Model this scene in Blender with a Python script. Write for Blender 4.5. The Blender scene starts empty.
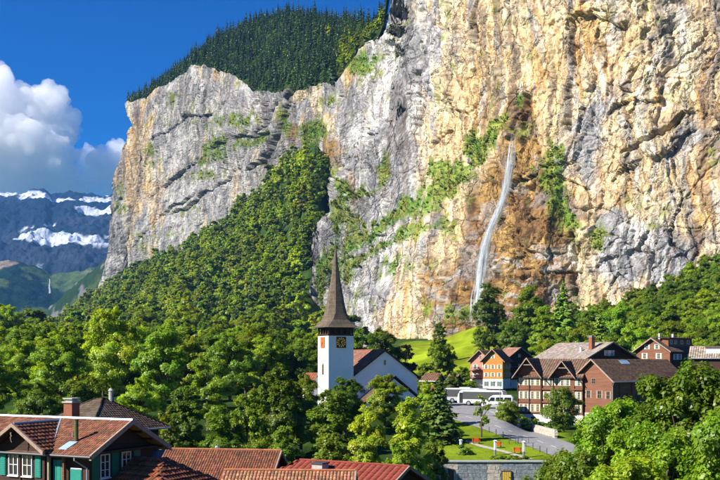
import bpy, math, random
import numpy as np
from mathutils import Vector, Matrix, Euler

# ------------------------------------------------------------------ camera, sky, sun, exposure
F = 989.0            # focal length in photo pixels (720 wide)
HY = 360.0           # horizon row in the photo
sc = bpy.context.scene
cam_d = bpy.data.cameras.new('camera'); cam = bpy.data.objects.new('camera', cam_d)
sc.collection.objects.link(cam); sc.camera = cam
cam.location = (0, 0, 0); cam.rotation_euler = (math.radians(90), 0, 0)
cam_d.sensor_width = 36; cam_d.lens = 36 * F / 720; cam_d.shift_y = (HY - 240) / 720
cam_d.clip_start = 0.5; cam_d.clip_end = 60000

TO_SUN = Vector((-0.80, -0.36, 0.60)).normalized()
w = bpy.data.worlds.new('World'); sc.world = w; w.use_nodes = True
nt = w.node_tree; nt.nodes.clear()
sky = nt.nodes.new('ShaderNodeTexSky'); sky.sky_type = 'NISHITA'; sky.sun_disc = False
sky.sun_elevation = math.asin(TO_SUN.z); sky.sun_rotation = math.atan2(TO_SUN.x, TO_SUN.y)
sky.altitude = 800; sky.air_density = 1.0; sky.dust_density = 0.15; sky.ozone_density = 4.0
hsv = nt.nodes.new('ShaderNodeHueSaturation'); hsv.inputs['Saturation'].default_value = 2.3
hsv.inputs['Hue'].default_value = 0.52; hsv.inputs['Value'].default_value = 0.68
bg = nt.nodes.new('ShaderNodeBackground'); bg.inputs['Strength'].default_value = 0.09
wo = nt.nodes.new('ShaderNodeOutputWorld')
nt.links.new(sky.outputs[0], hsv.inputs['Color']); nt.links.new(hsv.outputs[0], bg.inputs['Color'])
nt.links.new(bg.outputs[0], wo.inputs['Surface'])
sun_d = bpy.data.lights.new('sun', 'SUN'); sun_d.energy = 5.0; sun_d.angle = math.radians(0.5)
sun_d.color = (1.0, 0.93, 0.82)
sun = bpy.data.objects.new('sun', sun_d); sc.collection.objects.link(sun)
sun.rotation_euler = TO_SUN.to_track_quat('Z', 'Y').to_euler()
sun.location = (-300, -100, 300)
sc.view_settings.view_transform = 'Standard'; sc.view_settings.look = 'None'
sc.view_settings.exposure = 1.05; sc.view_settings.gamma = 1.0
sc.view_settings.use_curve_mapping = False
sc.render.engine = 'CYCLES'
sc.cycles.use_denoising = True; sc.cycles.denoising_prefilter = 'NONE'
sc.cycles.max_bounces = 16; sc.cycles.diffuse_bounces = 3; sc.cycles.transmission_bounces = 4
sc.cycles.transparent_max_bounces = 24; sc.cycles.volume_bounces = 14
sc.cycles.sample_clamp_indirect = 6

C = sc.collection
rng = np.random.default_rng(7); random.seed(7)
R = math.radians

def W(px, py, Y):
    return Vector(((px - 360) / F * Y, Y, (HY - py) / F * Y))

# ------------------------------------------------------------------ numpy noise
def _h(i, j, s):
    n = (i.astype(np.int64) * 374761393 + j.astype(np.int64) * 668265263 + s * 974711 + 1013904223) & 0xFFFFFFFF
    n = ((n ^ (n >> 13)) * 1274126177) & 0xFFFFFFFF
    n = ((n ^ (n >> 16)) * 2246822519) & 0xFFFFFFFF
    n ^= n >> 15
    return (n & 0xFFFFFF).astype(np.float64) / 16777216.0
def vnoise(u, v, s=0):
    i = np.floor(u); j = np.floor(v); a = u - i; b = v - j
    a = a * a * a * (a * (a * 6 - 15) + 10); b = b * b * b * (b * (b * 6 - 15) + 10)
    n00 = _h(i, j, s); n10 = _h(i + 1, j, s); n01 = _h(i, j + 1, s); n11 = _h(i + 1, j + 1, s)
    return (n00 * (1 - a) + n10 * a) * (1 - b) + (n01 * (1 - a) + n11 * a) * b
def fbm(u, v, s=0, o=4, g=0.5):
    t = 0; A = 1; T = 0
    for k in range(o):
        t = t + A * (vnoise(u, v, s + k * 17) * 2 - 1); T += A; A *= g; u = u * 2.03 + 5.2; v = v * 2.03 + 1.7
    return t / T * 1.6
def ridged(u, v, s=0, o=5):
    t = 0; A = 1; T = 0
    for k in range(o):
        t = t + A * (1 - np.abs(vnoise(u, v, s + k * 13) * 2 - 1) * 1.7); T += A; A *= 0.5; u = u * 2.1 + 3.1; v = v * 2.1 + 8.3
    return t / T
def facets(u, v, s=0):
    i0 = np.floor(u); j0 = np.floor(v)
    f1 = np.full(u.shape, 9.0); f2 = np.full(u.shape, 9.0); d = np.zeros(u.shape); cid = np.zeros(u.shape)
    for di in (-1, 0, 1):
        for dj in (-1, 0, 1):
            i = i0 + di; j = j0 + dj
            du = u - (i + _h(i, j, s)); dv = v - (j + _h(i, j, s + 1))
            r = du * du + dv * dv
            val = (_h(i, j, s + 2) - .5) + (_h(i, j, s + 3) - .5) * 1.1 * du + (_h(i, j, s + 4) - .38) * 1.1 * dv
            m = r < f1
            f2 = np.where(m, f1, np.minimum(f2, r)); f1 = np.where(m, r, f1)
            d = np.where(m, val, d); cid = np.where(m, _h(i, j, s + 5), cid)
    return d, np.sqrt(f2) - np.sqrt(f1), cid
def ss(a, b, x):
    t = np.clip((x - a) / (b - a), 0, 1); return t * t * (3 - 2 * t)
def interp(x, pts):
    return np.interp(x, [p[0] for p in pts], [p[1] for p in pts])
def pdist(x, y, pts):
    best = np.full(np.shape(x), 1e9); side = np.zeros(np.shape(x)); tt = np.zeros(np.shape(x))
    for k in range(len(pts) - 1):
        (ax, ay), (bx, by) = pts[k], pts[k + 1]
        L2 = (bx - ax) ** 2 + (by - ay) ** 2
        t = np.clip(((x - ax) * (bx - ax) + (y - ay) * (by - ay)) / L2, 0, 1)
        d = np.hypot(x - ax - t * (bx - ax), y - ay - t * (by - ay))
        m = d < best
        side = np.where(m, np.sign((bx - ax) * (y - ay) - (by - ay) * (x - ax)), side)
        tt = np.where(m, (k + t) / (len(pts) - 1), tt); best = np.where(m, d, best)
    return best, side, tt
def srgb(r, g, b):
    c = np.array([r, g, b]) / 255.0
    return np.where(c <= .04045, c / 12.92, ((c + .055) / 1.055) ** 2.4)

# ------------------------------------------------------------------ tagging and mesh helpers
def tag(o, label=None, cat=None, group=None, kind=None):
    if label: o['label'] = label
    if cat: o['category'] = cat
    if group: o['group'] = group
    if kind: o['kind'] = kind
    return o
def empty(name, loc, rz=0, label=None, cat=None, group=None):
    o = bpy.data.objects.new(name, None); C.objects.link(o); o.empty_display_size = .5
    o.location = loc; o.rotation_euler = (0, 0, rz)
    return tag(o, label, cat, group)
def np_mesh(name, V, Fq, col=None, smooth=False, midx=None):
    me = bpy.data.meshes.new(name)
    V = np.asarray(V, np.float32); Fq = np.asarray(Fq, np.int32); n = Fq.shape[1]
    me.vertices.add(len(V)); me.vertices.foreach_set('co', V.ravel())
    me.loops.add(Fq.size); me.loops.foreach_set('vertex_index', Fq.ravel())
    me.polygons.add(len(Fq)); me.polygons.foreach_set('loop_start', np.arange(0, Fq.size, n, dtype=np.int32))
    me.polygons.foreach_set('loop_total', np.full(len(Fq), n, np.int32))
    if smooth: me.polygons.foreach_set('use_smooth', np.ones(len(Fq), bool))
    if midx is not None: me.polygons.foreach_set('material_index', np.asarray(midx, np.int32))
    me.update(calc_edges=True)
    if col is not None:
        a = me.color_attributes.new('col', 'FLOAT_COLOR', 'POINT')
        c = np.ones((len(V), 4), np.float32); c[:, :3] = col; a.data.foreach_set('color', c.ravel())
    return me
def np_obj(name, V, Fq, m, parent=None, col=None, smooth=False):
    me = np_mesh(name, V, Fq, col, smooth); me.materials.append(m)
    o = bpy.data.objects.new(name, me); C.objects.link(o); o.parent = parent
    return o
def grid_faces(nu, nv):
    i = np.arange(nv - 1)[:, None] * nu + np.arange(nu - 1)[None, :]
    i = i.ravel(); return np.stack([i, i + 1, i + nu + 1, i + nu], 1)

class MB:
    """collects polygons; build() links them as one mesh object"""
    def __init__(s): s.v = []; s.f = []
    def poly(s, *pts):
        k = len(s.v); s.v += [tuple(p) for p in pts]; s.f.append(list(range(k, k + len(pts)))); return s
    def hexa(s, p):                      # 8 corners: bottom 4 ccw, top 4 ccw
        k = len(s.v); s.v += [tuple(q) for q in p]
        for q in ((3, 2, 1, 0), (4, 5, 6, 7), (0, 1, 5, 4), (1, 2, 6, 5), (2, 3, 7, 6), (3, 0, 4, 7)):
            s.f.append([k + a for a in q])
        return s
    def box(s, x0, x1, y0, y1, z0, z1):
        return s.hexa([(x0, y0, z0), (x1, y0, z0), (x1, y1, z0), (x0, y1, z0), (x0, y0, z1), (x1, y0, z1), (x1, y1, z1), (x0, y1, z1)])
    def slab(s, a, b, c, d, t):          # sloped slab: top corners a b c d, thickness t downwards
        dn = Vector((0, 0, -t)); P = [Vector(q) for q in (a, b, c, d)]
        return s.hexa([q + dn for q in P] + P)
    def prism(s, prof, axis, a, b):      # profile [(u,z)] extruded along 'x' or 'y'
        k = len(s.v); n = len(prof)
        for t in (a, b):
            for (u, z) in prof: s.v.append((t, u, z) if axis == 'x' else (u, t, z))
        s.f.append([k + i for i in range(n)][::-1]); s.f.append([k + n + i for i in range(n)])
        for i in range(n): s.f.append([k + i, k + (i + 1) % n, k + n + (i + 1) % n, k + n + i])
        return s
    def tube(s, p, q, r0, r1=None, n=8):
        r1 = r0 if r1 is None else r1
        p = Vector(p); q = Vector(q); d = (q - p).normalized()
        a = d.orthogonal().normalized(); b = d.cross(a); k = len(s.v)
        for c, r in ((p, r0), (q, r1)):
            for i in range(n):
                t = 2 * math.pi * i / n; s.v.append(tuple(c + (a * math.cos(t) + b * math.sin(t)) * r))
        for i in range(n): s.f.append([k + i, k + (i + 1) % n, k + n + (i + 1) % n, k + n + i])
        s.f.append([k + i for i in range(n)][::-1]); s.f.append([k + n + i for i in range(n)])
        return s
    def loft(s, rings, cap=True):
        k = len(s.v); n = len(rings[0])
        for r in rings: s.v += [tuple(p) for p in r]
        for j in range(len(rings) - 1):
            for i in range(n): s.f.append([k + j * n + i, k + j * n + (i + 1) % n, k + (j + 1) * n + (i + 1) % n, k + (j + 1) * n + i])
        if cap:
            s.f.append([k + i for i in range(n)][::-1]); s.f.append([k + (len(rings) - 1) * n + i for i in range(n)])
        return s
    def mesh(s, name, m):
        me = bpy.data.meshes.new(name); me.from_pydata(s.v, [], s.f); me.materials.append(m); me.update(); return me
    def build(s, name, m, parent=None, bevel=0):
        o = bpy.data.objects.new(name, s.mesh(name, m)); C.objects.link(o); o.parent = parent
        if bevel:
            b = o.modifiers.new('bevel', 'BEVEL'); b.width = bevel; b.segments = 2; b.limit_method = 'ANGLE'
        return o

# ------------------------------------------------------------------ materials
MATS = {}
def mat(name, base=(.5, .5, .5), rough=.8, var=.15, scale=1.0, bump=0.0, bscale=None, attr=False, spec=.25,
        stretch=(1, 1, 1), translucent=0, objvar=0.0, metal=0.0, detail=5, dirt=None):
    m = bpy.data.materials.new(name); m.use_nodes = True; t = m.node_tree; n = t.nodes; L = t.links; n.clear()
    out = n.new('ShaderNodeOutputMaterial')
    tc = n.new('ShaderNodeTexCoord'); mp = n.new('ShaderNodeMapping'); mp.inputs['Scale'].default_value = stretch
    L.new(tc.outputs['Object'], mp.inputs['Vector'])
    nz = n.new('ShaderNodeTexNoise'); nz.inputs['Scale'].default_value = scale; nz.inputs['Detail'].default_value = detail
    nz.inputs['Roughness'].default_value = .62; L.new(mp.outputs[0], nz.inputs['Vector'])
    mr = n.new('ShaderNodeMapRange'); mr.inputs[1].default_value = .3; mr.inputs[2].default_value = .7
    mr.inputs[3].default_value = 1 - var; mr.inputs[4].default_value = 1 + var; L.new(nz.outputs[0], mr.inputs[0])
    if attr:
        ca = n.new('ShaderNodeAttribute'); ca.attribute_name = 'col'; src = ca.outputs['Color']
    else:
        rgb = n.new('ShaderNodeRGB'); rgb.outputs[0].default_value = (*base, 1); src = rgb.outputs[0]
    fac = mr.outputs[0]
    if objvar:
        oi = n.new('ShaderNodeObjectInfo'); m2 = n.new('ShaderNodeMapRange'); m2.inputs[3].default_value = 1 - objvar; m2.inputs[4].default_value = 1 + objvar
        L.new(oi.outputs['Random'], m2.inputs[0])
        mm = n.new('ShaderNodeMath'); mm.operation = 'MULTIPLY'; L.new(fac, mm.inputs[0]); L.new(m2.outputs[0], mm.inputs[1]); fac = mm.outputs[0]
    vm = n.new('ShaderNodeVectorMath'); vm.operation = 'SCALE'; L.new(src, vm.inputs[0]); L.new(fac, vm.inputs['Scale'])
    colo = vm.outputs[0]
    if objvar:
        tn = n.new('ShaderNodeVectorMath'); tn.operation = 'MULTIPLY'; L.new(colo, tn.inputs[0]); L.new(oi.outputs['Color'], tn.inputs[1]); colo = tn.outputs[0]
    if objvar:   # hue differs from tree to tree
        hs = n.new('ShaderNodeHueSaturation'); m3 = n.new('ShaderNodeMapRange'); m3.inputs[3].default_value = .5 - objvar * .035; m3.inputs[4].default_value = .5 + objvar * .05
        mf = n.new('ShaderNodeMath'); mf.operation = 'FRACT'; mx = n.new('ShaderNodeMath'); mx.operation = 'MULTIPLY'; mx.inputs[1].default_value = 7.31
        L.new(oi.outputs['Random'], mx.inputs[0]); L.new(mx.outputs[0], mf.inputs[0]); L.new(mf.outputs[0], m3.inputs[0])
        L.new(m3.outputs[0], hs.inputs['Hue']); L.new(colo, hs.inputs['Color']); colo = hs.outputs[0]
    if dirt is not None:
        dz = n.new('ShaderNodeTexNoise'); dz.inputs['Scale'].default_value = dirt[1]; dz.inputs['Detail'].default_value = 6; L.new(tc.outputs['Object'], dz.inputs['Vector'])
        dr = n.new('ShaderNodeMapRange'); dr.inputs[1].default_value = .5; dr.inputs[2].default_value = .72; dr.inputs[4].default_value = dirt[2]; L.new(dz.outputs[0], dr.inputs[0])
        mxr = n.new('ShaderNodeMixRGB'); mxr.inputs[2].default_value = (*dirt[0], 1); L.new(dr.outputs[0], mxr.inputs[0]); L.new(colo, mxr.inputs[1]); colo = mxr.outputs[0]
    nor = None
    if bump:
        bz = n.new('ShaderNodeTexNoise'); bz.inputs['Scale'].default_value = bscale or scale * 3; bz.inputs['Detail'].default_value = 8; bz.inputs['Roughness'].default_value = .65
        L.new(mp.outputs[0], bz.inputs['Vector'])
        bp = n.new('ShaderNodeBump'); bp.inputs['Strength'].default_value = 1.0; bp.inputs['Distance'].default_value = bump; L.new(bz.outputs[0], bp.inputs['Height']); nor = bp.outputs[0]
    if translucent:
        d = n.new('ShaderNodeBsdfDiffuse'); tr = n.new('ShaderNodeBsdfTranslucent'); mx = n.new('ShaderNodeMixShader'); mx.inputs[0].default_value = translucent
        g = n.new('ShaderNodeBsdfGlossy'); g.inputs['Roughness'].default_value = .45; g.inputs['Color'].default_value = (1, 1, 1, 1); m4 = n.new('ShaderNodeMixShader'); m4.inputs[0].default_value = .025
        ty = n.new('ShaderNodeVectorMath'); ty.operation = 'MULTIPLY'; ty.inputs[1].default_value = (1.15, 1.1, .55); L.new(colo, ty.inputs[0])
        L.new(colo, d.inputs[0]); L.new(ty.outputs[0], tr.inputs[0]); L.new(d.outputs[0], mx.inputs[1]); L.new(tr.outputs[0], mx.inputs[2])
        L.new(mx.outputs[0], m4.inputs[1]); L.new(g.outputs[0], m4.inputs[2]); L.new(m4.outputs[0], out.inputs[0])
    else:
        p = n.new('ShaderNodeBsdfPrincipled'); p.inputs['Roughness'].default_value = rough; p.inputs['Specular IOR Level'].default_value = spec; p.inputs['Metallic'].default_value = metal
        L.new(colo, p.inputs['Base Color'])
        if nor: L.new(nor, p.inputs['Normal'])
        L.new(p.outputs[0], out.inputs[0])
    MATS[name] = m; return m

S = lambda r, g, b: tuple(srgb(r, g, b))
def cliff_mat():
    m = bpy.data.materials.new('cliff_rock'); m.use_nodes = True; t = m.node_tree; n = t.nodes; L = t.links; n.clear()
    out = n.new('ShaderNodeOutputMaterial'); tc = n.new('ShaderNodeTexCoord'); P0 = tc.outputs['Object']
    def noise(v, sc, det, rough=.62):
        q = n.new('ShaderNodeTexNoise'); q.inputs['Scale'].default_value = sc; q.inputs['Detail'].default_value = det; q.inputs['Roughness'].default_value = rough; L.new(v, q.inputs['Vector']); return q
    def mapr(v, a, b, c, d):
        q = n.new('ShaderNodeMapRange'); q.inputs[1].default_value = a; q.inputs[2].default_value = b; q.inputs[3].default_value = c; q.inputs[4].default_value = d; L.new(v, q.inputs[0]); return q.outputs[0]
    def math_(op, x, y):
        q = n.new('ShaderNodeMath'); q.operation = op
        for k, v in enumerate((x, y)):
            if isinstance(v, (int, float)): q.inputs[k].default_value = v
            else: L.new(v, q.inputs[k])
        return q.outputs[0]
    wn = noise(P0, .25, 3); sub = n.new('ShaderNodeVectorMath'); sub.operation = 'MULTIPLY_ADD'; sub.inputs[1].default_value = (5, 5, 5); L.new(wn.outputs['Color'], sub.inputs[0]); L.new(P0, sub.inputs[2]); Wp = sub.outputs[0]
    def crack(sc, stretch, wd):
        mp = n.new('ShaderNodeMapping'); mp.inputs['Scale'].default_value = stretch; L.new(Wp, mp.inputs['Vector'])
        v = n.new('ShaderNodeTexVoronoi'); v.feature = 'DISTANCE_TO_EDGE'; v.inputs['Scale'].default_value = sc; L.new(mp.outputs[0], v.inputs['Vector']); return mapr(v.outputs['Distance'], 0, wd, 0, 1)
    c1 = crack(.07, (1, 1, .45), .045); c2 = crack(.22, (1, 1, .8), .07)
    nA = noise(P0, .22, 9); nB = noise(P0, 1.3, 6, .7); nG = noise(P0, .03, 3)
    gate = mapr(nG.outputs[0], .42, .6, 0, 1)
    h = math_('ADD', math_('MULTIPLY', nA.outputs[0], 1.3), math_('MULTIPLY', nB.outputs[0], .36))
    h = math_('ADD', h, math_('MULTIPLY', c1, .9)); h = math_('ADD', h, math_('MULTIPLY', math_('MULTIPLY', c2, gate), .6))
    bp = n.new('ShaderNodeBump'); bp.inputs['Strength'].default_value = 1; bp.inputs['Distance'].default_value = .78; L.new(h, bp.inputs['Height'])
    f = math_('MULTIPLY', mapr(nA.outputs[0], .3, .7, .72, 1.28), mapr(nB.outputs[0], .3, .7, .85, 1.15))
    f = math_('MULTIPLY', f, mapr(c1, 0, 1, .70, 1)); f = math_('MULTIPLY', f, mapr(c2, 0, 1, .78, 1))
    ca = n.new('ShaderNodeAttribute'); ca.attribute_name = 'col'; vm = n.new('ShaderNodeVectorMath'); vm.operation = 'SCALE'; L.new(ca.outputs['Color'], vm.inputs[0]); L.new(f, vm.inputs['Scale'])
    p = n.new('ShaderNodeBsdfPrincipled'); p.inputs['Roughness'].default_value = .95; p.inputs['Specular IOR Level'].default_value = .08; L.new(vm.outputs[0], p.inputs['Base Color']); L.new(bp.outputs[0], p.inputs['Normal']); L.new(p.outputs[0], out.inputs[0])
    return m
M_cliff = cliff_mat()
M_ground = mat('ground_cover', attr=True, var=.25, scale=.12, bump=.25, bscale=1.2, rough=1, spec=0, detail=8)
M_far = mat('mountain_rock', attr=True, var=.22, scale=.004, bump=45, bscale=.006, rough=1, spec=0, detail=10)
M_leaf = mat('broad_leaf', attr=True, var=.12, scale=.5, translucent=.52, objvar=.34)
M_needle = mat('conifer_needle', attr=True, var=.15, scale=.5, translucent=.15, objvar=.25)
M_bark = mat('bark', (.09, .065, .045), var=.3, scale=4, bump=.04, stretch=(1, 1, .2))
M_tile = mat('clay_tile', attr=True, var=.25, scale=3.0, bump=.015, bscale=20, rough=.85, dirt=((.05, .04, .035), .9, .55))
M_tilebase = mat('roof_batten', (.10, .055, .035), var=.3, scale=3)
M_brownroof = mat('brown_shingle', attr=True, var=.3, scale=1.5, bump=.02, rough=.9, dirt=((.16, .14, .11), .5, .5))
M_redroof = mat('red_roof', (.21, .045, .028), var=.22, scale=2, bump=.02, bscale=9, rough=.75, stretch=(1, 1, 1))
M_wood = mat('dark_timber', (.050, .026, .016), var=.4, scale=6, bump=.02, stretch=(.15, .15, 6), rough=.75)
M_woodred = mat('red_brown_timber', (.185, .080, .046), var=.45, scale=4, bump=.03, stretch=(.15, .15, 5), rough=.8)
M_woodpale = mat('weathered_board', (.30, .22, .16), var=.25, scale=6, bump=.01, stretch=(1, 1, .3), rough=.8)
M_soffit = mat('honey_timber', (.46, .24, .06), var=.2, scale=5, stretch=(.3, 3, .3))
M_white = mat('white_render', (.80, .80, .79), var=.05, scale=.7, bump=.01, bscale=8, dirt=((.55, .52, .48), .35, .35))
M_trim = mat('white_paint', (.72, .72, .70), var=.05, scale=4, rough=.5)
M_teal = mat('teal_paint', (.020, .22, .17), var=.18, scale=5, rough=.55, stretch=(1, 1, 6))
M_green = mat('green_paint', (.02, .15, .075), var=.18, scale=5, rough=.55, stretch=(1, 1, 6))
M_cream = mat('cream_paint', (.66, .60, .44), var=.1, scale=5, rough=.6)
M_glass = mat('window_glass', (.02, .025, .03), var=.1, rough=.08, spec=.8)
M_brick = mat('chimney_brick', (.24, .085, .045), var=.35, scale=6, bump=.02, stretch=(1, 1, 3))
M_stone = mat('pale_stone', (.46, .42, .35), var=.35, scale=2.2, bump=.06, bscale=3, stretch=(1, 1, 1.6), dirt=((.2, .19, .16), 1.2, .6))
M_grey_shade_stone = mat('grey_shade_stone', (.19, .22, .235), var=.45, scale=3, bump=.06, bscale=4, stretch=(1, 1, 1.6), dirt=((.36, .38, .38), 1.6, .6))  # plinth grey; on the terrace wall its dark tone paints tree shade
M_concrete = mat('concrete', (.36, .35, .33), var=.15, scale=2, bump=.01, bscale=8)
M_asphalt = mat('asphalt', (.23, .228, .225), var=.18, scale=.8, bump=.01, bscale=14, rough=.95)
M_gravel = mat('path_gravel', (.42, .38, .31), var=.18, scale=2, bump=.02, bscale=12)
M_line = mat('road_paint', (.75, .74, .70), var=.1, scale=6)
M_zinc = mat('zinc_metal', (.42, .44, .46), var=.12, scale=4, rough=.42, metal=.6, spec=.5)
M_dark = mat('dark_metal', (.045, .047, .05), var=.15, scale=6, rough=.5, spec=.5)
M_pipe = mat('mossy_pipe', (.085, .10, .03), var=.35, scale=4, rough=.7)
M_shingle = mat('spire_shingle', attr=True, var=.3, scale=2.2, bump=.03, bscale=9, stretch=(1, 1, .5), rough=.9, dirt=((.14, .13, .10), .7, .5))
M_gold = mat('gilding', (.75, .48, .08), var=.1, rough=.35, spec=.6, metal=.7)
M_clock = mat('clock_board', (.10, .032, .016), var=.2, scale=4)
M_clockred = mat('red_clock_board', (.45, .11, .035), var=.2, scale=4)
M_orange = mat('orange_render', (.50, .215, .045), var=.1, scale=1.5, stretch=(1, 1, 4))
M_pink = mat('pink_render', (.46, .22, .16), var=.12, scale=1.5, stretch=(1, 1, 4))
M_buswhite = mat('vehicle_white', (.60, .62, .64), var=.03, rough=.25, spec=.5)
M_busgrey = mat('vehicle_silver', (.38, .41, .44), var=.03, rough=.3, spec=.5)
M_tyre = mat('tyre_rubber', (.02, .02, .02), var=.1, rough=.9)
M_rim = mat('wheel_rim', (.45, .46, .47), var=.05, rough=.35, metal=.7)
M_lamp = mat('head_lamp_glass', (.75, .76, .78), var=.02, rough=.1, spec=.8)
M_bench = mat('red_orange_paint', (.72, .10, .02), var=.12, scale=5, rough=.5)
M_yellow = mat('ochre_paint', (.55, .38, .06), var=.15, scale=3)
M_browndoor = mat('brown_door', (.17, .085, .045), var=.25, scale=4, stretch=(4, 4, .4))
M_blue = mat('skylight_glass', (.30, .42, .55), var=.1, rough=.12, spec=.8)
def water_mat(name, amin, amax):
    m = bpy.data.materials.new(name); m.use_nodes = True; t = m.node_tree; n = t.nodes; L = t.links; n.clear()
    out = n.new('ShaderNodeOutputMaterial'); tc = n.new('ShaderNodeTexCoord'); mp = n.new('ShaderNodeMapping'); mp.inputs['Scale'].default_value = (.6, .6, .05)
    nz = n.new('ShaderNodeTexNoise'); nz.inputs['Scale'].default_value = 1.2; nz.inputs['Detail'].default_value = 6
    L.new(tc.outputs['Object'], mp.inputs[0]); L.new(mp.outputs[0], nz.inputs['Vector'])
    mr = n.new('ShaderNodeMapRange'); mr.inputs[1].default_value = .35; mr.inputs[2].default_value = .68; mr.inputs[3].default_value = amin; mr.inputs[4].default_value = amax
    L.new(nz.outputs[0], mr.inputs[0])
    d = n.new('ShaderNodeBsdfDiffuse'); d.inputs[0].default_value = (.86, .9, .94, 1); tl = n.new('ShaderNodeBsdfTranslucent'); tl.inputs[0].default_value = (.86, .9, .94, 1)
    a = n.new('ShaderNodeMixShader'); a.inputs[0].default_value = .5; L.new(d.outputs[0], a.inputs[1]); L.new(tl.outputs[0], a.inputs[2])
    tp = n.new('ShaderNodeBsdfTransparent'); mx = n.new('ShaderNodeMixShader'); L.new(mr.outputs[0], mx.inputs[0]); L.new(tp.outputs[0], mx.inputs[1]); L.new(a.outputs[0], mx.inputs[2])
    L.new(mx.outputs[0], out.inputs[0]); return m
M_water = water_mat('falling_water', .04, .52); M_spray = water_mat('water_spray', .015, .13)
# ================================================================== THE LARGE SETTING
# ---- ground: village floor, then the talus / meadow rising to the foot of the rock wall
ZV = [(-200, -18.5), (0, -18.5), (134.6, -18.5), (135.4, -13.75), (150, -12.45), (165, -11.8), (178, -10.2), (190, -9.4), (230, -8.7), (275, -7.9), (300, -6.5), (420, -4), (700, 0), (2600, 0)]
ZV2 = [(p[0], p[1]) for p in ZV if p[0] < 151] + [(165, -12.7), (178, -12.9), (190, -12.9), (206, -12.2), (230, -9.6), (275, -7.9), (300, -6.5), (420, -4), (700, 0), (2600, 0)]
T_YS = [(-300, 1000), (0, 900), (50, 850), (110, 800), (180, 750), (260, 700), (300, 690), (312, 712), (330, 750), (345, 792), (356, 806), (374, 770), (400, 440), (430, 320), (480, 305), (540, 300), (600, 285), (660, 255), (720, 235), (1000, 220)]
T_D = [(-300, 1700), (0, 1750), (50, 1800), (110, 1850), (180, 1600), (260, 1260), (300, 1080), (312, 1040), (330, 1000), (345, 960), (360, 880), (400, 775), (430, 722), (480, 668), (540, 636), (600, 602), (660, 580), (720, 560), (1000, 500)]
T_YB = [(-300, 385), (-60, 374), (0, 358), (50, 332), (85, 306), (115, 285), (150, 264), (180, 250), (220, 226), (260, 197), (283, 174), (296, 166), (303, 152), (311, 146), (319, 150), (324, 172), (328, 186), (338, 187), (345, 184), (356, 205), (364, 300), (372, 330), (400, 341), (430, 338), (480, 325), (540, 332), (600, 318), (660, 296), (720, 276), (1000, 250)]
def ground_z(px, Y):
    px = np.asarray(px, float); Y = np.asarray(Y, float)
    rt_ = ss(500, 532, px); zv = interp(Y, ZV) * (1 - rt_) + rt_ * interp(Y, ZV2); ys = interp(px, T_YS); D = interp(px, T_D); zf = (HY - interp(px, T_YB) + (1 - ss(300, 330, px)) * ss(90, 130, px) * (6 * fbm(px / 22, px * 0 + 7.7, 303, 3) - 2)) / F * D
    t = np.clip((Y - ys) / (D - ys), 0, 1.25)
    zs = interp(ys, ZV)
    z = np.where(Y > ys, zs + (zf - zs) * np.where(t < 1, t ** 1.25, 1 + (t - 1) * .8), zv)
    X = (px - 360) / F * Y
    z = z + ss(0, .3, t) * (fbm(X / 70, Y / 70, 3, 4) * 6) * (1 - ss(.9, 1.1, t) * .3)
    far = ss(1850, 2500, Y); z = z * (1 - far) + far * (-60)
    return z
def pix_ground(x, y):
    Ys = np.linspace(136, 420, 3000); zz = ground_z(np.full_like(Ys, x), Ys); py = HY - zz / Ys * F
    k = int(np.argmin(np.abs(py - y))); Y = Ys[k]; return Vector(((x - 360) / F * Y, Y, zz[k]))
def ground_at(X, Y):
    return float(ground_z(360 + X / Y * F, Y))
xs = np.concatenate([np.linspace(-2200, -260, 40), np.linspace(-250, 970, 310), np.linspace(980, 2900, 40)])
Ysr = np.unique(np.concatenate([np.linspace(4, 130, 24), np.array([p[0] for p in ZV if 130 < p[0] < 2600]), np.linspace(136, 320, 60), np.geomspace(325, 2600, 190), [6000, 14000, 40000]]))
PX, YY = np.meshgrid(xs, Ysr)
Z = ground_z(PX, YY); X = (PX - 360) / F * YY
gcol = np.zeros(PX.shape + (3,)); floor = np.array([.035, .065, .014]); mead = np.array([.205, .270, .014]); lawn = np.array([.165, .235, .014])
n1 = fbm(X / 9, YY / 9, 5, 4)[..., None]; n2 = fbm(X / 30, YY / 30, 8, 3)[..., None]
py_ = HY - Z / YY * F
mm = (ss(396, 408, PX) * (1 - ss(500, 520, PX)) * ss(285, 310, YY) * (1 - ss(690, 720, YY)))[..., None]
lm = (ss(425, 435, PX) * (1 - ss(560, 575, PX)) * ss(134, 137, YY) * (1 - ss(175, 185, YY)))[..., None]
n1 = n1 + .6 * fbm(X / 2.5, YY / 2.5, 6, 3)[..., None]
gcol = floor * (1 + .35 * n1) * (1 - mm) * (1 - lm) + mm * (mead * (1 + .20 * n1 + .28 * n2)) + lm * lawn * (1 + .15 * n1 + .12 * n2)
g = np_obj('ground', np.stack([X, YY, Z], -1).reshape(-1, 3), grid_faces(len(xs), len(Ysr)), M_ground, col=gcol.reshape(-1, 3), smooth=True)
tag(g, kind='structure')

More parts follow.
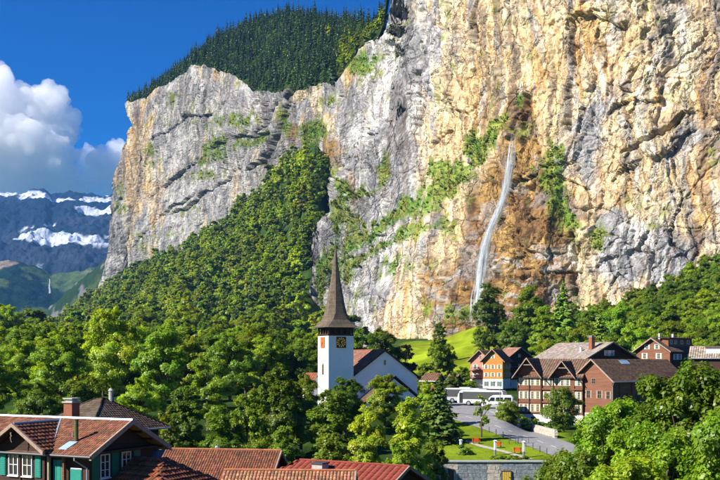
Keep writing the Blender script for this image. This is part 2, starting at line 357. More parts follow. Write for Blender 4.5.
# ---- rock wall
C_D = [(-60, 2250), (90, 1900), (120, 1850), (180, 1600), (250, 1310), (300, 1085), (330, 1010), (345, 965), (360, 930), (385, 880), (400, 860), (430, 790), (470, 715), (500, 668), (540, 640), (600, 606), (660, 582), (720, 562), (860, 520)]
C_F = [(250, 830), (312, 800), (340, 795), (370, 785), (400, 770), (430, 726), (470, 686), (500, 660), (540, 636), (600, 605), (660, 582), (720, 562), (860, 520)]
XB = [(-80, 372), (0, 384), (60, 388), (100, 384), (140, 364), (185, 338), (200, 330), (250, 312), (300, 304), (350, 306), (420, 308)]
XL = [(60, 116), (100, 121), (108, 123), (125, 126), (140, 131), (152, 126), (165, 121), (200, 115), (240, 108), (270, 101), (285, 96), (330, 80)]
RIM = [(60, 130), (112, 114), (118, 110), (123, 105), (137, 100), (147, 99), (155, 89), (172, 82), (183, 75), (191, 65), (203, 64), (218, 71), (234, 75), (248, 85), (254, 93), (264, 90), (278, 92), (288, 89), (295, 90), (312, 84), (335, 82), (347, 66), (358, 45), (370, 38), (378, 34), (384, 20), (388, -14), (396, -60), (420, -66), (860, -66)]
def rim(x): return interp(x, RIM) + (1 - ss(380, 392, x)) * (1.5 * fbm(x / 9, x * 0 + 3.3, 301, 4) + 1.2 * fbm(x / 3, x * 0 + 1.3, 302, 2))
NU, NVv = 860, 600
s_ = np.linspace(0, 1, NU)[None, :]; t_ = np.linspace(0, 1, NVv)[:, None]
x0 = 100 + s_ * 660 + 0 * t_
ytop = rim(x0); ybot = interp(x0, T_YB) + 40 + ss(300, 316, x0) * (1 - ss(356, 372, x0)) * 150; ybot = np.where(x0 < 118, ybot + 40, ybot)
y0 = ybot + (ytop - ybot) * t_
xl = interp(y0, XL); xx = xl + (760 - xl) * (s_ ** 1.0)          # left edge follows the arete
ytop = rim(xx); y0 = ybot + (ytop - ybot) * t_
D0 = interp(xx, C_D); DF = interp(xx, C_F)
Bm = ss(-3, 7, xx - interp(y0, XB) + 6 * fbm(xx / 14, y0 / 14, 77, 3))
Dm = D0 + (DF - D0) * Bm
Dm = Dm + (HY - y0) / F * Dm * .10                                # leans back
Xc = (xx - 360) / F * Dm; Zc = (HY - y0) / F * Dm; Yc = Dm.copy()
tx_ = np.linspace(60, 800, 1500); td_ = interp(tx_, C_D); ul_ = np.concatenate([[0], np.hypot(np.diff((tx_ - 360) / F * td_), np.diff(td_)).cumsum()]); uu = np.interp(xx, tx_, ul_); hh = Zc
# displacement
wu = uu + 5 * fbm(uu / 40, hh / 40, 21, 2) + 1.2 * fbm(uu / 5, hh / 5, 23, 2); wh = hh + 5 * fbm(uu / 40, hh / 40, 22, 2) + 1.2 * fbm(uu / 5, hh / 5, 24, 2)
ca, sa = math.cos(R(32)), math.sin(R(32)); ru = wu * ca + wh * sa; rv = -wu * sa + wh * ca
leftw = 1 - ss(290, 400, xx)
f1, e1, c1 = facets(wu / 60, wh / 95, 31); f2, e2, c2 = facets(ru / 34 + 7, rv / 19, 41); f3, e3, c3 = facets(wu / 9, wh / 11, 51)
f4, e4, c4 = facets(wu / 19, wh / 60, 61); f5, e5, c5 = facets(wu / 4.2, wh / 4.6, 71); f6, e6, c6 = facets(ru / 12 + 3, rv / 5.5, 75); f7, e7, c7 = facets(wu / 2.1, wh / 2.4, 79)
big = fbm(uu / 190, hh / 160, 11, 3)
flute = fbm(wu / 4.0, wh / 60, 91, 4); flute2 = fbm(wu / 13, wh / 190, 92, 3)
band = np.sin((wh - .35 * wu) / 9 + 2 * fbm(uu / 60, hh / 60, 93, 2))      # bedding
rough_ = .35 + .9 * ss(-.35, .4, fbm(uu / 80, hh / 80, 27, 3))
disp = 11 * big + 4.2 * f1 + 3.4 * f4 * (1 - .4 * leftw) + rough_ * (1.5 * f2 + 1.5 * f3 + .9 * f6) + .8 * f5 + .42 * f7 + .9 * flute + 2.0 * flute2 + .4 * band * (.3 + leftw)
disp += -3.0 * (1 - ss(0, .05, e1)) * ss(.3, .6, c1) - 1.6 * (1 - ss(0, .07, e2)) * ss(.35, .6, c2) - .7 * (1 - ss(0, .12, e3)) * ss(.3, .7, c3) - 2.2 * (1 - ss(0, .06, e4)) * ss(.35, .7, c4) - .35 * (1 - ss(0, .15, e5))
# gullies, slots and overhangs seen in the wall: (polyline, width px, depth m)
CUTS = [([(289, 84), (284, 116), (275, 142), (266, 162)], 2.6, 40), ([(273, 100), (268, 120), (261, 140)], 1.8, 14), ([(262, 88), (256, 120), (240, 170)], 2.5, 8), ([(566, 228), (567, 262), (565, 292)], 1.6, 9),
        ([(569, -40), (570, 30), (566, 96), (568, 130)], 2.6, 4), ([(412, -40), (409, 40), (404, 120)], 3, 10), ([(521, 90), (517, 125)], 2.5, 6), ([(437, 60), (452, 90)], 3, 5),
        ([(616, 152), (645, 137), (674, 117)], 1.8, 7), ([(415, 150), (440, 130)], 1.8, 5), ([(590, 60), (589, 125)], 2.0, 3), ([(130, 110), (138, 160), (130, 215), (118, 270)], 3, 8), ([(476, 20), (470, 80), (478, 130)], 2, 6)]
for pl, wd, dp in CUTS:
    d, sd, tt = pdist(xx + 2.2 * fbm(xx / 9, y0 / 9, 101, 3), y0, pl)
    disp -= dp * np.exp(-(d / wd) ** 2) * (ss(-.01, .12, tt) if pl[0][1] > 0 else 1)
nH = fbm(xx / 20, y0 / 40, 115, 2)
HANG = [([(664, 130), (672, 112), (684, 104), (700, 108), (712, 118)], 14, 7), ([(582, 88), (592, 80), (606, 84), (640, 92)], 14, 6), ([(606, 178), (640, 162), (690, 128), (730, 118)], 12, 6),
        ([(598, 120), (625, 104), (660, 92)], 12, 5), ([(420, 60), (440, 108), (455, 118), (470, 100)], 16, 7), ([(560, 20), (590, 14), (622, 24), (650, 16)], 14, 7), ([(680, 60), (705, 40), (740, 44)], 14, 6),
        ([(515, 250), (560, 246), (600, 252)], 8, 4), ([(505, 272), (545, 266), (580, 270)], 7, 4), ([(590, 268), (620, 250), (650, 232)], 9, 4), ([(330, 250), (360, 236), (392, 230)], 8, 4),
        ([(140, 205), (190, 165), (235, 140), (275, 128)], 9, 12), ([(170, 215), (225, 178), (268, 160)], 7, 12), ([(150, 140), (190, 118), (240, 104)], 8, 10), ([(128, 250), (160, 215), (200, 190)], 7, 10), ([(515, 225), (548, 206), (585, 212)], 8, 4), ([(520, 185), (556, 172), (590, 190)], 8, 4)]
for pl, wd, dp in HANG:
    d, sd, tt = pdist(xx + 5 * fbm(xx / 30, y0 / 30, 111, 2), y0 + 6 * fbm(xx / 26, y0 / 26, 112, 3), pl)
    up = sd < 0
    fade = ss(0, .12, tt) * (1 - ss(.88, 1, tt))
    disp += .6 * fade * ss(-.5, .2, nH) * np.where(up, dp * .7 * np.exp(-(d / wd) ** 2), -dp * .55 * np.exp(-(d / (wd * .55)) ** 2))
# wet brown apron round the fall: bedded, set back a little
AP = [(522, 95), (517, 140), (508, 190), (500, 240), (495, 300), (500, 330)]
da, _, _ = pdist(xx, y0, AP)
apron = np.exp(-(da / (10 + 34 * ss(100, 230, y0))) ** 2) * ss(80, 110, y0)
disp += apron * (3.0 * f6 + 1.6 * f3 + 2.5 * f2 + 1.6 * np.sin(hh / 4.2 + 1.5 * fbm(uu / 40, hh / 30, 95, 2)) * ss(200, 250, y0) - 4)
farfade = 1.0 - .12 * leftw
rimf = .35 + .65 * ss(0, .06, 1 - t_)
disp = disp * farfade * rimf
# push along the horizontal normal of the smooth wall
dXu = np.gradient((xx - 360) / F * D0, axis=1); dYu = np.gradient(D0, axis=1); k = np.ones(41) / 41
for q in range(1):
    dXu = np.apply_along_axis(lambda r: np.convolve(np.pad(r, 20, 'edge'), k, 'valid'), 1, dXu); dYu = np.apply_along_axis(lambda r: np.convolve(np.pad(r, 20, 'edge'), k, 'valid'), 1, dYu)
nl = np.hypot(dXu, dYu); nx = dYu / nl; ny = -dXu / nl
Xc = Xc + nx * disp; Yc = Yc + ny * disp; Zc = Zc + disp * .10
# colour of the rock, by kind of rock
P = 360 + Xc / Yc * F; Q = HY - Zc / Yc * F
def A(*c): return np.array(c)
grey, lgrey, dgrey = A(.36, .355, .36), A(.62, .605, .58), A(.13, .125, .125)
tan, cream, ochre, rust, brown, dbrown = A(.74, .545, .30), A(.82, .69, .47), A(.72, .45, .165), A(.50, .26, .10), A(.31, .175, .075), A(.13, .075, .038)
def mix(a, b, t): return a * (1 - t[..., None]) + b * t[..., None]
bl = lambda cx, cy, rx, ry: np.exp(-((P - cx) / rx) ** 2 - ((Q - cy) / ry) ** 2)
nA = fbm(uu / 60, hh / 60, 121, 4); nB = fbm(uu / 24, hh / 24, 122, 4); nC = fbm(wu / 7, wh / 55, 123, 4); nD = fbm(wu / 3.2, wh / 80, 124, 3); nE = fbm(uu / 9, hh / 9, 125, 4)
warm = .10 + .62 * ss(380, 450, P) + .12 * ss(430, 520, P) - .75 * bl(645, 255, 55, 40) - .6 * bl(400, 70, 16, 110) - .5 * bl(590, 95, 26, 35) - .35 * bl(690, 150, 22, 22) + .75 * bl(136, 150, 18, 60) + .35 * bl(330, 120, 30, 40) - .3 * bl(360, 260, 35, 60) + .55 * bl(395, 300, 30, 40) + .3 * bl(450, 270, 40, 60)
warm = np.clip(warm + .42 * nA + .30 * nB + .22 * (c2 - .5) + .3 * (c1 - .5), 0, 1)
warm = ss(.25, .75, warm)
g_ = mix(np.broadcast_to(grey, P.shape + (3,)), lgrey, ss(-.3, .5, nB + .4 * (c3 - .5)))
w_ = mix(np.broadcast_to(tan, P.shape + (3,)), cream, ss(-.05, .6, nB * .8 + .5 * (c2 - .5) + .2 * nE))
w_ = mix(w_, ochre, ss(.15, .65, nC * .7 + .5 * nA + .3 * nE) * .7)
rc = mix(g_, w_, warm)
rc = mix(rc, rust, ss(.35, .75, nC + .25 * nA) * .45 * warm)
rc = mix(rc, lgrey * 1.05, ss(.40, .70, fbm(wu / 4.5, wh / 45, 131, 4)) * .6)              # pale lime streaks
seep = ss(.22, .62, nD * .7 + .5 * fbm(uu / 40, hh / 120, 133, 3))                          # dark seep streaks
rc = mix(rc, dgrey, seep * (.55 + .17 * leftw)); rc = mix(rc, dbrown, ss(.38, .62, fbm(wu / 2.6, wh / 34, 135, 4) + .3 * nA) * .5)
for pl, wd, a in (([(656, -40), (662, 20), (672, 64)], 5, .8), ([(569, -40), (570, 40), (566, 110)], 4, .75), ([(412, -40), (410, 60), (398, 150)], 6, .6), ([(590, 60), (590, 130)], 3.5, .7), ([(289, 86), (284, 116), (274, 144), (266, 164)], 5, .8), ([(318, 120), (312, 150)], 4, .5), ([(228, 80), (222, 120)], 4, .45), ([(205, 90), (206, 130)], 4, .4), ([(700, -40), (704, 40), (699, 90)], 5, .5), ([(448, -40), (450, 50), (446, 100)], 5, .5), ([(520, -40), (516, 60)], 5, .5),
                  ([(136, 110), (140, 170), (128, 230)], 5, .55), ([(612, -40), (616, 20)], 4, .6), ([(480, -40), (474, 60)], 5, .45), ([(640, 40), (642, 80)], 4, .5), ([(553, 60), (548, 120)], 4, .55), ([(530, -40), (533, 50)], 4, .4)):
    d, _, tt = pdist(P + 3 * nE, Q, pl); rc = mix(rc, dgrey * (.8 + .4 * c3[..., None]), np.exp(-(d / wd) ** 2) * a * (.5 + .5 * ss(-.4, .4, nC)))
ap = np.clip(apron * 1.15 + .8 * bl(560, 235, 34, 62) * ss(-.5, .1, nA + .3) + .35 * bl(420, 235, 26, 60) * ss(-.2, .3, nB) + .75 * bl(450, 300, 36, 30) + .7 * bl(332, 150, 12, 22) + .6 * bl(293, 132, 9, 22) + .4 * bl(480, 210, 20, 40), 0, 1)
br = mix(np.broadcast_to(brown, P.shape + (3,)), ochre * .72, ss(-.1, .6, nB)); br = mix(br, grey, ss(.1, .5, fbm(uu / 30, hh / 12, 143, 4)) * .55); br = mix(br, dbrown, ss(.1, .6, nE * .6 + nC * .5)); br = mix(br, lgrey * .8, ss(.45, .7, fbm(wu / 20, wh / 3, 141, 3)) * ss(240, 260, Q) * .7)
rc = mix(rc, br * .78, ss(.2, .75, ap + .25 * nB))
# grass and herbs on ledges
GREEN = [(475, 150, 14, 20, .9), (450, 172, 24, 16, 1), (415, 205, 28, 14, .8), (440, 190, 22, 14, .8), (384, 170, 8, 22, .7), (553, 175, 16, 22, .95), (560, 200, 14, 14, .6), (352, 225, 22, 20, .45), (345, 265, 20, 26, .5), (395, 268, 30, 14, .5), (365, 300, 22, 18, .35),
         (600, 235, 14, 20, .5), (578, 300, 12, 18, .5), (215, 150, 24, 16, .75), (150, 155, 10, 16, .6), (190, 210, 12, 10, .4), (250, 140, 16, 10, .4), (312, 135, 12, 16, .9), (140, 245, 10, 20, .5), (165, 235, 20, 12, .4), (440, 225, 20, 12, .55), (520, 100, 5, 8, .8), (490, 135, 6, 16, .8), (180, 130, 20, 10, .3), (120, 200, 8, 30, .4), (235, 120, 30, 8, .45), (200, 175, 30, 8, .5), (265, 175, 10, 16, .5), (285, 120, 8, 16, .5), (175, 100, 14, 8, .45), (330, 100, 10, 10, .4), (450, 312, 40, 10, .4), (405, 232, 40, 10, .5), (362, 62, 16, 16, .8)]
gm = np.zeros(P.shape)
for cx, cy, rx, ry, a in GREEN: gm = np.maximum(gm, a * bl(cx, cy, rx, ry))
for pl, wd, a in (([(497, 122), (482, 148), (452, 172), (426, 194), (398, 212), (372, 232), (345, 246)], 8, .85), ([(556, 148), (552, 178), (562, 206), (575, 225)], 8, .7), ([(440, 220), (402, 236), (352, 262), (330, 285)], 6, .6), ([(392, 262), (420, 300), (440, 330)], 7, .5), ([(455, 318), (480, 312), (500, 322)], 7, .6), ([(330, 205), (345, 200), (372, 190), (388, 168)], 6, .55), ([(200, 165), (222, 150), (262, 138)], 5, .65), ([(346, 186), (336, 222), (326, 262), (318, 302)], 7, .75), ([(326, 165), (338, 188), (352, 196)], 5, .7)):
    d, _, tt = pdist(P + 9 * nB, Q + 7 * nE, pl); gm = np.maximum(gm, a * np.exp(-(d / wd) ** 2))
slope = np.gradient(Yc, axis=0) / (np.gradient(Zc, axis=0) + 1e-6)
gm2 = ss(.24, .56, gm + .32 * nE + .18 * nB + .25 * np.clip(slope * .6, -.5, .6))
gcl = mix(np.broadcast_to(A(.13, .25, .028), P.shape + (3,)), A(.24, .27, .05), ss(-.2, .5, nE))
rc = mix(rc, gcl, gm2 * .95)
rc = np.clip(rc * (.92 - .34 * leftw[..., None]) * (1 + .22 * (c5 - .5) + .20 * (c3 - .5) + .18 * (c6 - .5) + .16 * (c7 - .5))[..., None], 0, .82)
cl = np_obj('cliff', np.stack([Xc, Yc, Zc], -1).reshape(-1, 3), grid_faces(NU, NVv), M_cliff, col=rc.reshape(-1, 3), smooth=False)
tag(cl, kind='structure')
# return of the left arete so the wall has a far side
lx, ly, lz = Xc[:, 0], Yc[:, 0], Zc[:, 0]
cols = [np.stack([lx, ly, lz], 1)]
for q in range(1, 14):
    j = fbm(np.full(NVv, q * .9), lz / 30, 151, 4)
    cols.append(np.stack([lx + q * 9 + 3 * j * q ** .5, ly + q * 26 + 6 * j, lz + q * .0], 1))
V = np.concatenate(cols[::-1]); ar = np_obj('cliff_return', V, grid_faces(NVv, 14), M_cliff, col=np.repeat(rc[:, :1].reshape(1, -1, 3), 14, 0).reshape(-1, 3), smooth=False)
tag(ar, kind='structure')

# ---- wooded slope above the rim
SKY = [(60, 160), (112, 118), (124, 105), (150, 88), (180, 67), (200, 52), (220, 38), (245, 24), (270, 14), (300, 12), (340, 21), (366, 25), (384, 17), (420, 5), (460, 5)]
xs2 = np.linspace(129, 430, 150); ts2 = np.linspace(0, 1.3, 60)
PX2, T2 = np.meshgrid(xs2, ts2)
def upper(px, t):
    px = np.asarray(px, float); yr = rim(px); ysk = np.minimum(interp(px, SKY), yr - .5); D = interp(px, C_D)
    Dr = D + (HY - yr) / F * D * .10 + 6; dd = 60 + 380 * np.clip((yr - ysk) / 70, 0, 1)
    Yq = Dr + dd * t; zr = (HY - yr) / F * Dr - 3; zs = (HY - ysk) / F * (Dr + dd)
    z = np.where(t < 1, zr + (zs - zr) * t, zs - (t - 1) * dd * .9)
    X = (px - 360) / F * Yq
    return np.stack([X, Yq, z + 5 * fbm(X / 40, Yq / 40, 161, 3) * ss(0, .15, t)], -1)
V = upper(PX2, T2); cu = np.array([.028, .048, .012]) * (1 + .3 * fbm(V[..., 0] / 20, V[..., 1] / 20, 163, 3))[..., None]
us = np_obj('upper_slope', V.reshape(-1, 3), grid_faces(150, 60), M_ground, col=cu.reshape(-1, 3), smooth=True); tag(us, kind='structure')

# ---- far mountain, pasture hill, wooded spur at the head of the valley
def far_sheet(name, x0, x1, nx, Y0, Y1, ny, crest, zbase, amp, sc_, seed, colf, prof=1.0):
    px, t = np.meshgrid(np.linspace(x0, x1, nx), np.linspace(0, 1.25, ny)); Yq = Y0 + (Y1 - Y0) * t
    Zk = (HY - interp(px, crest)) / F * Y1; tt = np.clip(t, 0, 1)
    X = (px - 360) / F * Yq
    r = ridged(X / sc_, Yq / sc_, seed, 7) - .45
    z = zbase + (Zk - zbase) * tt ** prof + amp * r * (.12 + .88 * np.sin(np.pi * np.clip(tt, .0, .97)) ** .8) + np.where(t > 1, -(t - 1) * 2.2 * (Zk - zbase), 0)
    z = z + amp * .10 * fbm(X / (sc_ * .06), Yq / (sc_ * .06), seed + 9, 4)
    Vv = np.stack([X, Yq, z], -1); py = HY - z / Yq * F
    o = np_obj(name, Vv.reshape(-1, 3), grid_faces(nx, ny), M_far, col=colf(px, py, X, Yq, z, r).reshape(-1, 3), smooth=True); tag(o, kind='structure'); return o
def mcol(px, py, X, Y, z, r):
    rock = np.broadcast_to(A(.012, .022, .042), px.shape + (3,)); rock = mix(rock, A(.028, .036, .055), ss(-.2, .6, fbm(X / 500, Y / 500, 171, 4)))  # cloud shade over the mountain is put into this dark rock colour
    gz = np.gradient(z, axis=0) / np.gradient(Y, axis=0)
    b = lambda cx, cy, rx, ry: np.exp(-((px - cx) / rx) ** 2 - ((py - cy) / ry) ** 2)
    sn = .55 * b(90, 206, 26, 10) + .40 * b(15, 205, 16, 9) + .34 * b(62, 236, 34, 14) + .28 * b(30, 232, 14, 10) + .30 * b(100, 240, 20, 10) + .2 * b(0, 232, 10, 5) + .15 * b(50, 195, 60, 8) - .15 * b(50, 215, 18, 9)
    sn = sn + .48 * fbm(X / 330 + Y / 600, Y / 300, 173, 6) - .5 * (r - .12)
    m = ss(.36, .47, sn)
    grn = ss(262, 274, py + 6 * fbm(X / 300, Y / 300, 175, 3)); rock = mix(rock, A(.06, .09, .03), grn * .8)
    return mix(rock, A(.55, .60, .68), m * (1 - grn))
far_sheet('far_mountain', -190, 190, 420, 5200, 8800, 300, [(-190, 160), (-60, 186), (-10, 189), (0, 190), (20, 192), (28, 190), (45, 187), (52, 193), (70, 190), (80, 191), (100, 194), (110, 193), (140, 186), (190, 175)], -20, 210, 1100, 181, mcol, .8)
def hcol(px, py, X, Y, z, r):
    c = mix(np.broadcast_to(A(.060, .095, .025), px.shape + (3,)), A(.010, .026, .014), ss(-.12, .15, fbm(X / 240, Y / 170, 191, 5) + .25 * ss(275, 300, py) - .1))
    return mix(c, A(.22, .18, .13), ss(.3, .5, fbm(X / 330, Y / 330, 193, 4)) * (1 - ss(268, 276, py)))
far_sheet('pasture_hill', -190, 200, 200, 3600, 5400, 130, [(-190, 270), (-20, 262), (8, 259), (22, 262), (40, 268), (52, 273), (70, 271), (92, 266), (120, 262), (200, 250)], -90, 90, 700, 201, hcol, .9)
def scol(px, py, X, Y, z, r):
    c = mix(np.broadcast_to(A(.022, .045, .02), px.shape + (3,)), A(.05, .08, .025), ss(0, .5, fbm(X / 60, Y / 60, 211, 4)))
    return mix(c, A(.13, .135, .14), ss(.42, .6, fbm(X / 45, z / 60, 213, 4) + .25 * np.exp(-((px - 72) / 22) ** 2 - ((py - 290) / 16) ** 2)))
far_sheet('wooded_spur', -40, 170, 220, 2300, 3000, 120, [(-40, 352), (-10, 339), (0, 336), (20, 326), (45, 311), (62, 297), (75, 284), (88, 274), (100, 264), (112, 252), (140, 232), (170, 215)], -100, 34, 230, 221, scol, 1.0)

# ---- the great fall in front of the wall: many thin strands of water
def strand(mb, pts, r, n=5):
    rings = []
    for k, (p, rr) in enumerate(zip(pts, r)):
        rings.append([p + Vector((math.cos(2 * math.pi * i / n) * rr, math.sin(2 * math.pi * i / n) * rr, 0)) for i in range(n)])
    mb.loft(rings)
FALL = [(122, 514.5), (135, 512.5), (150, 509.5), (168, 507.3), (185, 505.5), (199, 502.8), (212, 498), (225, 492.3), (232, 489.5), (245, 485.3), (262, 482.2), (280, 480.4), (297, 479), (322, 478.5)]
FW = [(122, 1.6), (135, 2.4), (160, 3.2), (185, 2.4), (200, 2.0), (215, 2.2), (235, 2.8), (260, 3.6), (290, 4.0), (322, 5)]
rt = empty('waterfall', W(481.5, 322, 655), 0, 'tall white waterfall dropping down the brown wet rock wall', 'waterfall')
rnd = random.Random(3)
for grp in range(3):
    mb = MB()
    for q in range(26):
        y0_ = 126 + rnd.uniform(0, 1) ** .7 * (110 + 50 * grp); y1_ = min(322, y0_ + rnd.uniform(30, 150)); y0_ = min(y0_, 296); y1_ = max(y1_, y0_ + 20); ph = rnd.uniform(0, 6.3); off = rnd.gauss(0, .42 + .3 * grp); dp = rnd.gauss(0, 2.0)
        pts, rr = [], []
        for y in np.linspace(y0_, y1_, 40):
            xw = float(np.interp(y, [a[0] for a in FALL], [a[1] for a in FALL])); wd = float(interp(y, FW)); t = (y - y0_) / (y1_ - y0_)
            Yw = 640 + dp - 14 * ss(120, 180, y) + 3 * math.sin(y / 30)
            p = W(xw + off * wd + .22 * wd * math.sin(y / 13 + ph) + .25 * math.sin(y / 3.7 + ph * 2), y, Yw)
            pts.append(p - rt.location); rr.append((.14 + .085 * wd * (.4 + math.sin(y / 5 + ph) ** 2)) * math.sin(math.pi * min(max(t, .02), .98)) ** .5)
        strand(mb, pts, rr)
    o = mb.build('water_strands', M_water, rt); o['kind'] = 'stuff'
mb = MB()
for q in range(46):          # drifting spray, wide and thin
    y0_ = 130 + rnd.uniform(0, 150); y1_ = min(324, y0_ + rnd.uniform(30, 90)); ph = rnd.uniform(0, 6.3); off = rnd.gauss(.3, .8); pts, rr = [], []
    for y in np.linspace(y0_, y1_, 18):
        xw = float(np.interp(y, [a[0] for a in FALL], [a[1] for a in FALL])); wd = float(interp(y, FW)); t = (y - y0_) / (y1_ - y0_)
        pts.append(W(xw + off * wd + .5 * math.sin(y / 11 + ph), y, 627 + rnd.gauss(0, .3)) - rt.location); rr.append((.5 + .28 * wd) * math.sin(math.pi * min(max(t, .03), .97)))
    strand(mb, pts, rr, 7)
o = mb.build('spray', M_spray, rt); o['kind'] = 'stuff'
rt = empty('far_waterfall', W(50, 294, 4200), 0, 'tiny thin waterfall on the distant green hillside at the valley head', 'waterfall')
mb = MB()
for q in range(4):
    a = rnd.gauss(0, .35); pts = [W(49.5 + a * (.4 + k * .15) + .3 * math.sin(k), 279 + k * 1.6, 4200 - k * 8) - rt.location for k in range(10)]
    strand(mb, pts, [1.2 + .12 * k for k in range(10)])
o = mb.build('water_strands', M_water, rt); o['kind'] = 'stuff'

# ---- cumulus clouds beyond the mountain
def ico(sub):
    import bmesh
    bm = bmesh.new(); bmesh.ops.create_icosphere(bm, subdivisions=sub, radius=1); bm.verts.ensure_lookup_table()
    V = np.array([v.co[:] for v in bm.verts]); Fc = np.array([[v.index for v in f.verts] for f in bm.faces]); bm.free(); return V, Fc
ICO_V, ICO_F = ico(2)
def cloud(name, label, blobs, dist, dens, seed):
    rr = random.Random(seed); k = dist / F
    allb = []
    for (x, y, r) in blobs:
        c = W(x, y, dist); c.y += rr.uniform(-.6, .6) * r * k; allb.append((c, r * k))
        for q in range(int(9 + r * .5)):
            d = Vector((rr.gauss(0, 1), rr.gauss(0, 1), rr.gauss(.25, .9))).normalized(); s = rr.uniform(.22, .5) * r * k
            allb.append((c + d * r * k * .86, s))
            for q2 in range(3):
                d2 = (d + Vector((rr.gauss(0, .7), rr.gauss(0, .7), rr.gauss(0, .7)))).normalized(); allb.append((c + d * r * k * .86 + d2 * s * .9, s * rr.uniform(.25, .5)))
    o0 = W(blobs[0][0], blobs[0][1], dist); Vs, Fs = [], []
    for q, (c, s) in enumerate(allb): Vs.append(ICO_V * s + np.array(c - o0)); Fs.append(ICO_F + q * len(ICO_V))
    me = np_mesh(name, np.concatenate(Vs), np.concatenate(Fs))
    o = bpy.data.objects.new(name, me); C.objects.link(o); o.location = W(blobs[0][0], blobs[0][1], dist)
    m = o.modifiers.new('join', 'REMESH'); m.mode = 'VOXEL'; m.voxel_size = 1.15 * k
    for tn, sz, st in (('a', 9 * k, 5 * k), ('b', 3.2 * k, 2.2 * k)):
        tx = bpy.data.textures.new(name + tn, 'CLOUDS'); tx.noise_scale = sz; tx.noise_depth = 3
        dm = o.modifiers.new('puff' + tn, 'DISPLACE'); dm.texture = tx; dm.strength = st; dm.mid_level = .5; dm.texture_coords = 'LOCAL'
    mt = bpy.data.materials.new(name); mt.use_nodes = True; n = mt.node_tree.nodes; n.clear(); out = n.new('ShaderNodeOutputMaterial'); pv = n.new('ShaderNodeVolumeScatter')
    pv.inputs['Color'].default_value = (.995, .996, 1, 1); pv.inputs['Density'].default_value = dens; pv.inputs['Anisotropy'].default_value = 0.0
    mt.node_tree.links.new(pv.outputs[0], out.inputs['Volume']); me.materials.append(mt)
    tag(o, label, 'cloud', 'cumulus clouds over the valley head'); return o
CD = 14000
cloud('cloud', 'big billowing cumulus cloud with grey belly at the left edge', [(22, 118, 26), (48, 108, 22), (62, 128, 18), (30, 150, 32), (58, 160, 22), (-8, 104, 30), (-30, 140, 46), (10, 172, 24), (66, 176, 14), (40, 184, 20), (-10, 185, 28), (70, 190, 14), (20, 194, 16)], CD, .0045, 5)
cloud('cloud', 'smaller bright white cloud touching the left edge of the cliff', [(88, 160, 12), (76, 184, 14), (104, 166, 17), (118, 154, 12), (92, 176, 13), (128, 168, 14), (112, 186, 14), (138, 160, 16), (90, 192, 12)], CD * 1.05, .0045, 9)


# ---- haze: one box of even, pale air
def haze(dens):
    mb = MB(); mb.box(-16000, 9000, -400, 10600, -420, 1780); m = bpy.data.materials.new('haze_air'); m.use_nodes = True; n = m.node_tree.nodes; n.clear()
    out = n.new('ShaderNodeOutputMaterial'); pv = n.new('ShaderNodeVolumePrincipled'); pv.inputs['Color'].default_value = (.14, .44, 1.0, 1); pv.inputs['Density'].default_value = dens; pv.inputs['Anisotropy'].default_value = 0.0
    m.node_tree.links.new(pv.outputs[0], out.inputs['Volume']); o = mb.build('haze', m); o['kind'] = 'stuff'; return o
haze(3.2e-5)
# ================================================================== VEGETATION
def leaf_quads(c, nrm, size, rg, elong=1.35):
    n = len(c); nrm = nrm / np.linalg.norm(nrm, axis=1, keepdims=True)
    r = rg.normal(size=(n, 3)); a = np.cross(nrm, r); a /= np.linalg.norm(a, axis=1, keepdims=True) + 1e-9; b = np.cross(nrm, a)
    s = size[:, None]; fold = nrm * s * rg.uniform(-.22, .22, (n, 1))
    V = np.stack([c - a * s * .5 * elong, c + b * s * .5 + fold, c + a * s * .5 * elong, c - b * s * .5 + fold], 1).reshape(-1, 3)
    return V, np.arange(4 * n).reshape(n, 4)
def tubes(segs, n=6):
    V, Fq = [], []
    for p, q, r0, r1 in segs:
        p = np.array(p, float); q = np.array(q, float); d = q - p; d /= np.linalg.norm(d) + 1e-9
        a = np.cross(d, [.31, .9, .2]); a /= np.linalg.norm(a); b = np.cross(d, a); t = np.linspace(0, 2 * np.pi, n, endpoint=False)[:, None]
        k = sum(len(v) for v in V); ring = a * np.cos(t) + b * np.sin(t); V.append(p + ring * r0); V.append(q + ring * r1)
        i = np.arange(n); Fq.append(np.stack([k + i, k + (i + 1) % n, k + n + (i + 1) % n, k + n + i], 1))
    return np.concatenate(V), np.concatenate(Fq)
